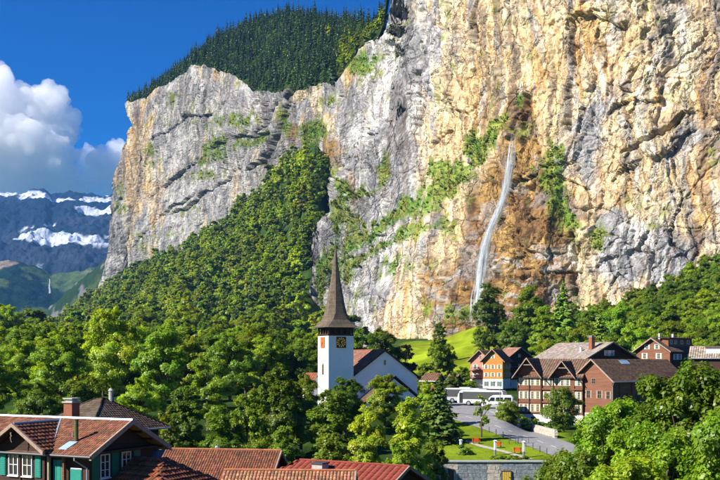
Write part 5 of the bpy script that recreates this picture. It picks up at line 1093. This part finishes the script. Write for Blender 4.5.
# ================================================================== ROAD, CAR PARK, TERRACE
def drape(name, poly, m, lift, kind='structure', n=26):
    """poly: two pixel polylines (far/left side, near/right side) with the same number of points; laid on the ground"""
    a, b = poly; ta = np.linspace(0, len(a) - 1, n * 2); Vv = []
    for t in ta:
        k = min(int(t), len(a) - 2); f = t - k
        p = Vector(pix_ground(*(np.array(a[k]) * (1 - f) + np.array(a[k + 1]) * f))); q = Vector(pix_ground(*(np.array(b[k]) * (1 - f) + np.array(b[k + 1]) * f)))
        for s in np.linspace(0, 1, 14):
            w_ = p * (1 - s) + q * s; Vv.append((w_.x, w_.y, ground_at(w_.x, w_.y) + lift))
    o = np_obj(name, Vv, grid_faces(14, n * 2), m, smooth=True); o['kind'] = kind
    return o
ROAD_N = [(452, 419), (466, 424), (486, 430.5), (506, 438), (528, 446.5), (548, 454.5), (575, 466)]
ROAD_F = [(466, 411), (492, 416), (512, 424), (530, 430), (548, 436), (566, 442), (600, 454)]
drape('road', (ROAD_F, ROAD_N), M_asphalt, .07)
drape('car_park', ([(448, 402), (478, 400), (512, 400), (522, 404)], [(446, 413), (470, 415), (498, 416.5), (520, 416)]), M_asphalt, .11)
drape('pavement', ([(486, 410.5), (505, 416), (516, 421), (536, 428), (555, 434.5)], [(492, 414), (508, 421), (518, 426.5), (534, 432), (552, 438)]), M_concrete, .16)
drape('footpath', ([(436, 424), (448, 431), (462, 439), (480, 445), (505, 451), (538, 461)], [(434.5, 425.5), (447, 433), (461, 441), (479, 447), (504, 453), (534, 462)]), M_gravel, .06)
for k in range(8):
    t0 = .06 + k * .12
    def lp(t, s):
        q = t * (len(ROAD_N) - 1); i = min(int(q), len(ROAD_N) - 2); f = q - i; a = np.array(ROAD_N[i]) * (1 - f) + np.array(ROAD_N[i + 1]) * f; b = np.array(ROAD_F[i]) * (1 - f) + np.array(ROAD_F[i + 1]) * f; return tuple(a * (1 - s) + b * s)
    drape('road_marking', ([lp(t0, .50), lp(t0 + .05, .50)], [lp(t0, .485), lp(t0 + .05, .485)]), M_line, .085, n=6)
# retaining wall between road and long house, built of rough stones
rw = empty('stone_wall', pix_ground(530, 428), 0, 'low pale rough stone wall along the road below the long house', 'wall')
wl = [(497, 414.5), (507, 420), (517, 425.5), (528, 430), (540, 433.5), (556, 438.5)]
base_me = []
rs_ = random.Random(4)
for k in range(4): 
    mb = MB(); mb.box(-.5, .5, -.25, .25, -.5, .5); me = mb.mesh('stone', M_stone); 
    for v in me.vertices: v.co += Vector((rs_.uniform(-.09, .09), rs_.uniform(-.07, .07), rs_.uniform(-.09, .09)))
    base_me.append(me)
pts = [pix_ground(x, y) for x, y in wl]
for i in range(len(pts) - 1):
    a, b = pts[i], pts[i + 1]; d = b - a; L = d.length; n_ = int(L / .62); ang = math.atan2(d.y, d.x)
    for r_ in range(3):
        for q in range(n_):
            o = bpy.data.objects.new('stone', base_me[rs_.randrange(4)]); C.objects.link(o); o.parent = rw
            t = (q + .5 + .25 * (r_ % 2)) / n_; p = a + d * t; o.location = p - rw.location + Vector((0, rs_.uniform(-.05, .05), .25 + r_ * .43)); o.rotation_euler = (0, 0, ang); o.scale = (L / n_ * .98, 1, .45)
# terrace retaining wall in two tones; tree shade is coloured into the dark sections
tw = empty('terrace_wall', (W(490, 461, 134.4).x, 134.4, -18.5), 0, 'tall retaining wall under the lawn, pale stone left, right coloured dark as tree shade', 'wall')
def wx_(px): return (px - 360) / F * 134.2 - tw.location.x
for x0, x1, nm, m, top in ((430, 458, 'stone_section', M_stone, 0), (458, 487, 'shade_toned_section', M_grey_shade_stone, 0), (487, 500, 'stone_section', M_stone, 0), (500, 566, 'dark_shade_section', M_grey_shade_stone, 0)):
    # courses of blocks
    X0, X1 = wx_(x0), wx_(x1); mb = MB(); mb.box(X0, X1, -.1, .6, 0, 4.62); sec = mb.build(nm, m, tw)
    rows_ = 9
    for r_ in range(rows_):
        x = X0 + (r_ % 2) * .35; zz0 = 4.62 * r_ / rows_
        if zz0 < 1.9: continue
        while x < X1 - .25:
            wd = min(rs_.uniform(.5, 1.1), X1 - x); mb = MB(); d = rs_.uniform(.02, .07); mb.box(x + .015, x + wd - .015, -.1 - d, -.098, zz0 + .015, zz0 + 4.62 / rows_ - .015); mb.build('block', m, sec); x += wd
mb = MB(); mb.box(wx_(429), wx_(567), -.32, .7, 4.62, 4.80); mb.build('coping', M_concrete, tw, .02)
def wdoor(px, wpx, zt, m, nm):
    x = wx_(px); ww = wpx / F * 134; mb = MB(); mb.box(x - ww / 2, x + ww / 2, -.26, -.17, 1.0, zt); d = mb.build(nm, m, tw)
    mb = MB(); [mb.box(x - ww / 2 + k * ww / 4 + .02, x - ww / 2 + (k + 1) * ww / 4 - .02, -.29, -.26, 1.05, zt - .05) for k in range(4)]; mb.build('door_boards', m, d)
    mb = MB(); mb.box(x - ww / 2 - .1, x - ww / 2, -.30, -.17, 1.0, zt + .1); mb.box(x + ww / 2, x + ww / 2 + .1, -.30, -.17, 1.0, zt + .1); mb.box(x - ww / 2, x + ww / 2, -.30, -.17, zt, zt + .1); mb.build('door_frame', M_wood, d)
    mb = MB(); mb.tube((x + ww * .32, -.30, 2.6), (x + ww * .32, -.36, 2.6), .06); mb.build('handle', M_dark, d)
wdoor(451, 3.8, 3.6, M_browndoor, 'door'); wdoor(506.5, 8.6, 3.35, M_yellow, 'door')
# benches, posts, bollards, railing
def bench(px, py, label, rz=0):
    p = pix_ground(px, py); o = empty('bench', p, rz, label, 'bench', 'red benches on the lawn'); o.scale = (.72, .8, .85)
    for k in range(3): mb = MB(); mb.box(-.85, .85, -.30 + k * .17, -.16 + k * .17, .42, .48); mb.build('seat_slat', M_bench, o)
    for k in range(3): mb = MB(); mb.box(-.85, .85, .24 + k * .03, .29 + k * .03, .56 + k * .17, .70 + k * .17); mb.build('back_slat', M_bench, o)
    for s in (-1, 1): mb = MB(); mb.box(s * .62 - .05, s * .62 + .05, -.28, .24, 0, .42); mb.box(s * .62 - .04, s * .62 + .04, .22, .34, .3, 1.05); mb.build('leg', M_dark, o)
bench(476.3, 444, 'red bench farthest left on the lawn, below the slim tree', .1); bench(497.8, 448, 'middle red bench on the lawn behind a white post', .1); bench(517.8, 454, 'red bench nearest the right end of the terrace lawn', .1)
def post(px, y0, y1, label):
    p = pix_ground(px, y1); hgt = (y1 - y0) / F * p.y; o = empty('stone_post', p, .2, label, 'post', 'white posts on the lawn')
    mb = MB(); mb.box(-.13, .13, -.13, .13, 0, hgt * .35); mb.build('plinth', M_grey_shade_stone, o, .02); mb = MB(); mb.box(-.15, .15, -.15, .15, hgt * .35, hgt * .93); mb.build('shaft', M_trim, o, .02); mb = MB(); mb.hexa([(-.24, -.24, hgt * .93), (.24, -.24, hgt * .93), (.24, .24, hgt * .93), (-.24, .24, hgt * .93), (-.1, -.1, hgt), (.1, -.1, hgt), (.1, .1, hgt), (-.1, .1, hgt)]); mb.build('cap', M_trim, o)
post(460.8, 439.5, 449, 'white stone post at the left end of the lawn'); post(495.2, 440, 455.5, 'white stone post in the middle of the lawn by a bench'); post(523.8, 441, 457.5, 'white stone post at the right end of the lawn')
rl = empty('railing', pix_ground(509, 444), .05, 'thin dark metal railing on the lawn beside the right white post', 'railing')
mb = MB(); mb.box(0, 3.0, -.03, .03, .92, 1.0); mb.build('top_rail', M_dark, rl)
for k in range(4): mb = MB(); mb.box(k * .98, k * .98 + .06, -.03, .03, 0, .92); mb.build('baluster', M_dark, rl)
ordw = ['first', 'second', 'third', 'fourth', 'fifth', 'sixth', 'seventh', 'eighth', 'ninth', 'tenth']
for k in range(10):
    t = .36 + k * .058; q = t * (len(ROAD_N) - 1); i = min(int(q), len(ROAD_N) - 2); f = q - i; a = np.array(ROAD_N[i]) * (1 - f) + np.array(ROAD_N[i + 1]) * f
    p = pix_ground(a[0], a[1] + 1.0); o = empty('bollard', p, 0, '%s dark bollard from the left along the near edge of the road' % ordw[k], 'bollard', 'bollards along the road')
    mb = MB(); mb.tube((0, 0, 0), (0, 0, .85), .06, .055); mb.build('shaft', M_dark, o); mb = MB(); mb.tube((0, 0, .85), (0, 0, .95), .085, .04); mb.build('cap', M_dark, o)
# street lamp by the car park
p = pix_ground(500, 414); o = empty('lamp_post', p, 0, 'slim grey lamp post in front of the white van', 'lamp post')
mb = MB(); mb.tube((0, 0, 0), (0, 0, 5.6), .09, .05); mb.build('pole', M_zinc, o); mb = MB(); mb.tube((0, 0, 5.6), (-.8, 0, 5.85), .04); mb.build('arm', M_zinc, o); mb = MB(); mb.box(-1.25, -.75, -.12, .12, 5.78, 5.9); mb.build('lamp_head', M_dark, o)
# zig-zag path above the three houses
zz = [(522, 341), (508, 338.5), (497, 341.5), (512, 337), (519, 335.2), (500, 333), (492, 330.5)]
for k in range(3):
    a, b = zz[2 * k], zz[2 * k + 1]; c = zz[2 * k + 2]
    for (p0, p1) in ((a, b), (b, c)): drape('hill_path', ([(p0[0], p0[1] - .45), (p1[0], p1[1] - .45)], [(p0[0], p0[1] + .45), (p1[0], p1[1] + .45)]), M_gravel, .5, n=8)
# ================================================================== VEHICLES
def wheel(parent, x, y, r, side):
    mb = MB(); mb.tube((x, y, r), (x, y + side * .26, r), r, n=20); w_ = mb.build('wheel', M_tyre, parent); mb = MB(); mb.tube((x, y + side * .262, r), (x, y + side * .275, r), r * .58, n=14); mb.build('rim', M_rim, w_)
def coach(px, py, rz, label, body, L=11.5, Hh=3.35, Wd=2.5):
    p = pix_ground(px, py) + Vector((0, 0, .12)); o = empty('coach', p, rz, label, 'coach', 'coaches in the car park')     # front towards local -x
    prof = [(-L / 2, .45), (-L / 2 - .05, 1.2), (-L / 2 + .12, 2.2), (-L / 2 + .5, Hh - .25), (-L / 2 + .9, Hh), (L / 2 - .4, Hh), (L / 2 - .05, Hh - .35), (L / 2, 1.0), (L / 2 - .05, .45)]
    k = MB(); k.prism([(x, z) for x, z in prof], 'y', -Wd / 2, Wd / 2); k.build('body', body, o, .09)
    for s in (-1, 1):
        n_ = 7
        for q in range(n_):
            x0 = -L / 2 + 1.3 + q * (L - 1.9) / n_; mb = MB(); mb.box(x0, x0 + (L - 1.9) / n_ - .07, s * Wd / 2 - .02, s * Wd / 2 + .022, 1.42, 2.74); mb.build('side_window', M_glass, o)
        mb = MB(); mb.box(-L / 2 + 1.2, L / 2 - .35, s * Wd / 2 - .03, s * Wd / 2 + .012, 1.3, 2.8); mb.build('window_band', M_dark, o)
        mb = MB(); mb.box(-L / 2 + .45, -L / 2 + 1.2, s * Wd / 2 - .02, s * Wd / 2 + .022, .55, 2.6); mb.build('door', M_glass, o)
        mb = MB(); mb.box(-L / 2 + 1.4, L / 2 - .3, s * Wd / 2 - .01, s * Wd / 2 + .02, .62, .80); mb.build('skirt_stripe', M_busgrey, o)
        mb = MB(); mb.tube((-L / 2 + .25, s * Wd / 2, 2.5), (-L / 2 - .35, s * (Wd / 2 + .15), 2.35), .04); mb.box(-L / 2 - .45, -L / 2 - .28, s * (Wd / 2 + .15) - .1, s * (Wd / 2 + .15) + .1, 1.75, 2.4); mb.build('mirror', M_dark, o)
        for x in (-L / 2 + 2.4, L / 2 - 3.2): wheel(o, x, s * (Wd / 2 - .22), .5, s)
        mb = MB(); mb.box(-L / 2 - .07, -L / 2 + .05, s * .95 - .2, s * .95 + .2, .75, .98); mb.build('headlight', M_lamp, o)
    mb = MB(); w2 = Wd / 2 - .12; mb.poly((-L / 2 - .065, -w2, 1.3), (-L / 2 - .065, w2, 1.3), (-L / 2 + .10, w2, 2.22), (-L / 2 + .10, -w2, 2.22)); mb.poly((-L / 2 + .10, -w2, 2.22), (-L / 2 + .10, w2, 2.22), (-L / 2 + .42, w2, Hh - .28), (-L / 2 + .42, -w2, Hh - .28)); mb.build('windscreen', M_glass, o)
    mb = MB(); mb.box(-1.2, 1.2, -.8, .8, Hh, Hh + .2); mb.build('roof_unit', body, o, .05)
    return o
def van(px, py, rz, label):
    p = pix_ground(px, py) + Vector((0, 0, .12)); o = empty('van', p, rz, label, 'van'); L, Hh, Wd = 5.9, 2.55, 2.0
    prof = [(-L / 2, .4), (-L / 2 - .03, .85), (-L / 2 + .25, 1.12), (-L / 2 + .85, 1.32), (-L / 2 + 1.65, 2.2), (-L / 2 + 2.1, Hh - .05), (-L / 2 + 2.8, Hh), (L / 2 - .25, Hh), (L / 2, Hh - .3), (L / 2 + .03, .4)]
    k = MB(); k.prism(prof, 'y', -Wd / 2, Wd / 2); k.build('body', M_buswhite, o, .07)
    for s in (-1, 1):
        for x0, x1 in ((-L / 2 + 1.65, -L / 2 + 2.5), (-L / 2 + 2.65, -L / 2 + 4.1), (-L / 2 + 4.25, L / 2 - .25)):
            mb = MB(); xa = x0 + (.0 if x0 > -1.2 else -.25); mb.hexa([(xa, s * Wd / 2 - .02, 1.42), (x1, s * Wd / 2 - .02, 1.42), (x1, s * Wd / 2 + .015, 1.42), (xa, s * Wd / 2 + .015, 1.42), (x0 + .15, s * Wd / 2 - .02, 2.12), (x1, s * Wd / 2 - .02, 2.12), (x1, s * Wd / 2 + .015, 2.12), (x0 + .15, s * Wd / 2 + .015, 2.12)]); mb.build('side_window', M_glass, o)
        for x in (-L / 2 + 1.05, L / 2 - 1.2): wheel(o, x, s * (Wd / 2 - .2), .36, s)
        mb = MB(); mb.box(-L / 2 - .01, -L / 2 + .22, s * .72 - .16, s * .72 + .16, .82, 1.06); mb.build('headlight', M_lamp, o)
        mb = MB(); mb.box(-L / 2 + 1.25, -L / 2 + 1.4, s * (Wd / 2 + .04) - .1, s * (Wd / 2 + .12) + .08, 1.35, 1.6); mb.build('mirror', M_dark, o)
        mb = MB(); mb.box(-L / 2 + .4, L / 2, s * Wd / 2 - .01, s * Wd / 2 + .014, .62, .74); mb.build('trim_strip', M_dark, o)
    mb = MB(); w2 = Wd / 2 - .14; mb.poly((-L / 2 + .84, -w2, 1.345), (-L / 2 + .84, w2, 1.345), (-L / 2 + 1.62, w2, 2.215), (-L / 2 + 1.62, -w2, 2.215)); mb.build('windscreen', M_glass, o)
    mb = MB(); mb.box(-L / 2 - .05, -L / 2 + .1, -.9, .9, .38, .62); mb.build('bumper', M_dark, o, .03)
    return o
van(497.5, 409.0, R(-14), 'white minibus parked nearest to the road in the car park')
coach(482, 406.3, R(-26), 'white coach with dark windows parked behind the minibus', M_buswhite, L=9.6, Hh=3.1)
coach(466, 403.5, R(-26), 'silver coach farthest back, half hidden by the dark conifer', M_busgrey, L=10.0, Hh=3.1)
coach_car = None
# ================================================================== NEAR TREES
def tree_px(kind, px, ytop, Y, wpx, name, label, cat='tree', group=None, zb=None, sink=.4):
    X = (px - 360) / F * Y; zb = ground_at(X, Y) if zb is None else zb; top = (HY - ytop) / F * Y; Hh = max(.6, top - zb + sink); tint = None
    if isinstance(kind, str):      # colour letter: take the tree shape whose proportions fit
        tint = TINT[kind]; asp = Hh / (wpx / F * Y); kind = min(K_mid, key=lambda q: abs(math.log(q.T / q.R / 2 / asp)) + .08 * random.random())
    s = Hh / kind.T; sx = (wpx / 2 / F * Y) / kind.R; sx = min(max(sx, .72 * s), 1.35 * s)
    return plant(kind, name, label, cat, (X, Y, zb - sink), s, sx, group=group, tint=tint)
T = tree_px; a, b = K_near; m = 'LMMYD'
# foreground, lower right
T(a, 612, 396, 74, 112, 'maple_tree', 'big leafy maple in front of the barn, lower right')
T(b, 700, 356, 62, 120, 'maple_tree', 'tall leafy maple filling the right edge of the picture')
T(b, 655, 418, 58, 120, 'maple_tree', 'leafy maple at the bottom edge between the two larger maples')
T(a, 572, 446, 60, 80, 'maple_tree', 'low leafy maple beside the right end of the terrace wall')
T(a, 742, 395, 50, 110, 'maple_tree', 'leafy maple cut by the lower right corner')
T(a, 622, 452, 48, 120, 'maple_tree', 'nearest leafy crown at the bottom right edge')
T(b, 684, 372, 96, 44, 'maple_tree', 'leafy maple top covering the right end of the barn')
# by the long house and the road
T(m[4], 561, 386, 184, 38, 'linden_tree', 'round dark green tree in front of the long house')
T(m[0], 506, 399, 175, 24, 'young_tree', 'bright green young tree between minibus and stone wall')
T(K_slim, 481.5, 394, 156, 18, 'slim_tree', 'slim sparse young tree on the lawn in front of the coaches')
for k, (x, y, Y, wp) in enumerate(((514, 416, 175, 17), (527, 417, 178, 16), (537, 418, 179, 17), (548, 421, 178, 17), (503, 412, 179, 16), (558, 424, 176, 17), (520, 414, 181, 12))):
    T(K_bush, x, y, Y, wp, 'hedge_bush', '%s bush from the left in the hedge above the roadside wall' % ordw[[1, 3, 4, 5, 0, 6, 2][k]], 'bush', 'hedge bushes above the road', zb=ground_at((x - 360) / F * Y, Y) + .3)
T(K_bush, 464, 444, 140, 16, 'lawn_bush', 'round bush on the lawn beside the left white post', 'bush')
T(K_bush, 456, 424, 158, 15, 'lawn_bush', 'wide green bush by the footpath in front of the car park', 'bush')
T(K_bush, 449, 432, 150, 16, 'lawn_bush', 'bush at the left edge of the lawn below the conifer', 'bush')
for k, x in enumerate(range(494, 526, 6)): T(K_bush, x, 455.5, 136.4, 11, 'edge_bush', '%s low clump from the left on the wall edge below the benches' % ordw[k], 'bush', 'clumps along the terrace edge')
# in front of and beside the church
T(K_conn, 440, 374, 150, 36, 'conifer_tree', 'dark conifer standing left of the coaches')
T(m[3], 428, 380, 168, 20, 'yellow_tree', 'yellowish tree right of the church porch')
T(m[3], 385, 373, 168, 42, 'ash_tree', 'yellow green tree in front of the church porch')
T(m[3], 368, 404, 112, 42, 'ash_tree', 'yellow green tree just above the red roof')
T(m[0], 411, 396, 108, 46, 'ash_tree', 'bright green tree between red roof and terrace wall')
T(m[4], 345, 376, 160, 46, 'ash_tree', 'dark green tree at the foot of the white tower')
T(m[2], 333, 390, 128, 54, 'ash_tree', 'wide green tree in front of the church tower')
T(m[1], 301, 372, 140, 48, 'ash_tree', 'tall green tree left of the church tower foot')
T(m[4], 276, 366, 135, 46, 'ash_tree', 'dark green tree above the red brown tiled roof')
T(m[0], 250, 388, 125, 44, 'ash_tree', 'light green tree behind the tiled house, right of centre')
T(m[1], 434, 436, 118, 30, 'ash_tree', 'narrow tree against the left end of the terrace wall')
T(m[2], 398, 440, 95, 40, 'ash_tree', 'low dark tree behind the right end of the red roof')
T(m[1], 330, 432, 100, 44, 'ash_tree', 'low green tree behind the red roof chimney')
T(m[2], 285, 425, 102, 40, 'ash_tree', 'low green tree behind the left end of the red roof')
# tall trees behind the left roofs
for k, (kd, x, y, Y, wp, lb) in enumerate(((m[0], 112, 305, 205, 64, 'largest bright green tree, above the pyramid roof'), (m[2], 164, 322, 185, 56, 'broad tree right of the largest tree, above the tiled house'), (m[1], 208, 352, 165, 48, 'rounded tree above the middle of the tiled roof'), (m[2], 60, 335, 190, 60, 'broad tree behind the brick chimney'),
        (m[1], 18, 338, 200, 54, 'tall tree at the left edge behind the chalet'), (m[0], -14, 345, 170, 56, 'tree cut by the left edge of the picture'), (m[4], 186, 385, 135, 44, 'dark tree behind the left end of the tiled roof'), (m[0], 140, 375, 150, 46, 'light tree right of the pyramid roof top'), (m[1], 40, 378, 140, 50, 'shaded tree behind the chalet ridge'),
        (m[2], 85, 372, 145, 48, 'tree directly behind the pyramid roof chimney'), (m[1], 230, 330, 215, 50, 'tall tree left of the church, set back'), (m[0], 265, 335, 225, 46, 'light tree halfway between tall tree and church tower'), (m[4], 296, 345, 228, 40, 'dark tree close to the left of the church tower'), (m[2], 225, 405, 118, 46, 'low broad tree touching the tiled roof ridge'), (m[3], 165, 410, 118, 34, 'low yellowish tree beside the pyramid roof'))):
    T(kd, x, y, Y, wp, 'village_tree', lb, 'tree', 'trees behind the left roofs')
# behind the church and on the meadow
for kd, x, y, Y, wp, lb in ((m[1], 362, 327, 262, 34, 'green tree right behind the church spire eave'), (m[2], 383, 326, 275, 40, 'broad green tree behind the nave roof'), (m[4], 345, 338, 255, 30, 'dark tree behind the tower, left of the nave ridge'), (K_purple, 405, 344, 285, 24, 'dark purple leaved tree right of the nave gable'),
        (m[1], 436, 338, 265, 20, 'green tree on the meadow edge above the small shed'), (m[4], 449, 343, 268, 17, 'dark slim tree at the foot of the meadow'), (m[4], 440, 322, 420, 17, 'small dark tree on the meadow crest'), (m[2], 462, 366, 258, 20, 'tree between the tiny hut and the pink house'), (m[0], 470, 380, 240, 16, 'small tree in front of the pink house'), (m[1], 425, 362, 245, 20, 'green tree behind the small shed'), (m[4], 452, 372, 225, 18, 'dark bushy tree above the rear coach')):
    T(kd, x, y, Y, wp, 'village_tree', lb, 'tree')
# at the foot of the wall and the wooded slope on the right
for kd, x, y, Y, wp, lb in ((m[4], 489, 282, 440, 30, 'bushy dark tree at the foot of the waterfall'), (m[1], 530, 284, 430, 34, 'tall green tree right of the waterfall foot'), (K_conl, 563, 280, 380, 36, 'pale green pointed tree above the long house'), (m[4], 512, 318, 400, 26, 'dark tree in the shade above the zig-zag path'), (m[1], 545, 305, 360, 30, 'green tree between the tall tree and the pale pointed tree'),
        (m[0], 545, 338, 300, 26, 'light green tree right behind the brown house'), (K_conl, 600, 306, 330, 30, 'light green pointed tree above the big chalet'), (m[0], 580, 322, 310, 34, 'bright tree behind the ridge of the big chalet'), (m[3], 633, 322, 285, 34, 'yellow green tree left of the dormer house'), (m[2], 618, 300, 340, 40, 'broad tree on the slope above the big chalet'), (m[1], 480, 325, 400, 14, 'small tree below the waterfall on the meadow top')):
    T(kd, x, y, Y, wp, 'slope_tree', lb, 'tree')
sx_, sy_ = jitter(45, 260, 262, 590, 9.0, rg); sp = 360 + sx_ / sy_ * F; szz = ground_z(sp, sy_)
k_ = (sp > 500) & (sp < 790) & (sy_ < interp(sp, T_D) - 10) & (sy_ > interp(sp, [(500, 430), (540, 330), (600, 275), (720, 262), (800, 255)])) & ~((sp < 545) & (sy_ < 400))
sx_, sy_, sp, szz = sx_[k_], sy_[k_], sp[k_], szz[k_]; tp_ = HY - (szz + 14) / sy_ * F
lim = interp(sp, [(500, 322), (560, 300), (600, 292), (640, 285), (680, 262), (720, 240), (800, 225)])
vis_ = np.argsort(sy_); hor = np.full(330, 999.0); ss_ = np.zeros(len(sy_))
for i in vis_:
    c0 = int(sp[i] - 490); hw2 = max(1, int(3.5 / sy_[i] * F)); sl = slice(max(0, c0 - hw2), c0 + hw2 + 1); t2 = max(tp_[i], lim[i]); ss_[i] = (hor[sl] - t2).clip(0, 60).mean() if len(hor[sl]) else 0; hor[sl] = np.minimum(hor[sl], t2 + 3)
vis_ = np.argsort(-ss_)[:270]
for c_, i in enumerate(vis_):
    kd = K_mid[rg.choice([0, 1, 2, 1])]; tn = TINT[str(rg.choice(list('LMMD')))]; top = max(tp_[i] + rg.uniform(-8, 8), lim[i] + rg.uniform(0, 6)); 
    hgt = (HY - top) / F * sy_[i] - szz[i]
    if hgt < 4: continue
    s_i = hgt / kd.T; plant(kd, 'slope_tree', 'broadleaf tree in the wooded slope at the right under the cliff', 'tree', (sx_[i], sy_[i], szz[i] - .4), s_i, min(1.1, max(.5, s_i * 1.1)), group='trees of the right slope', tint=tn)
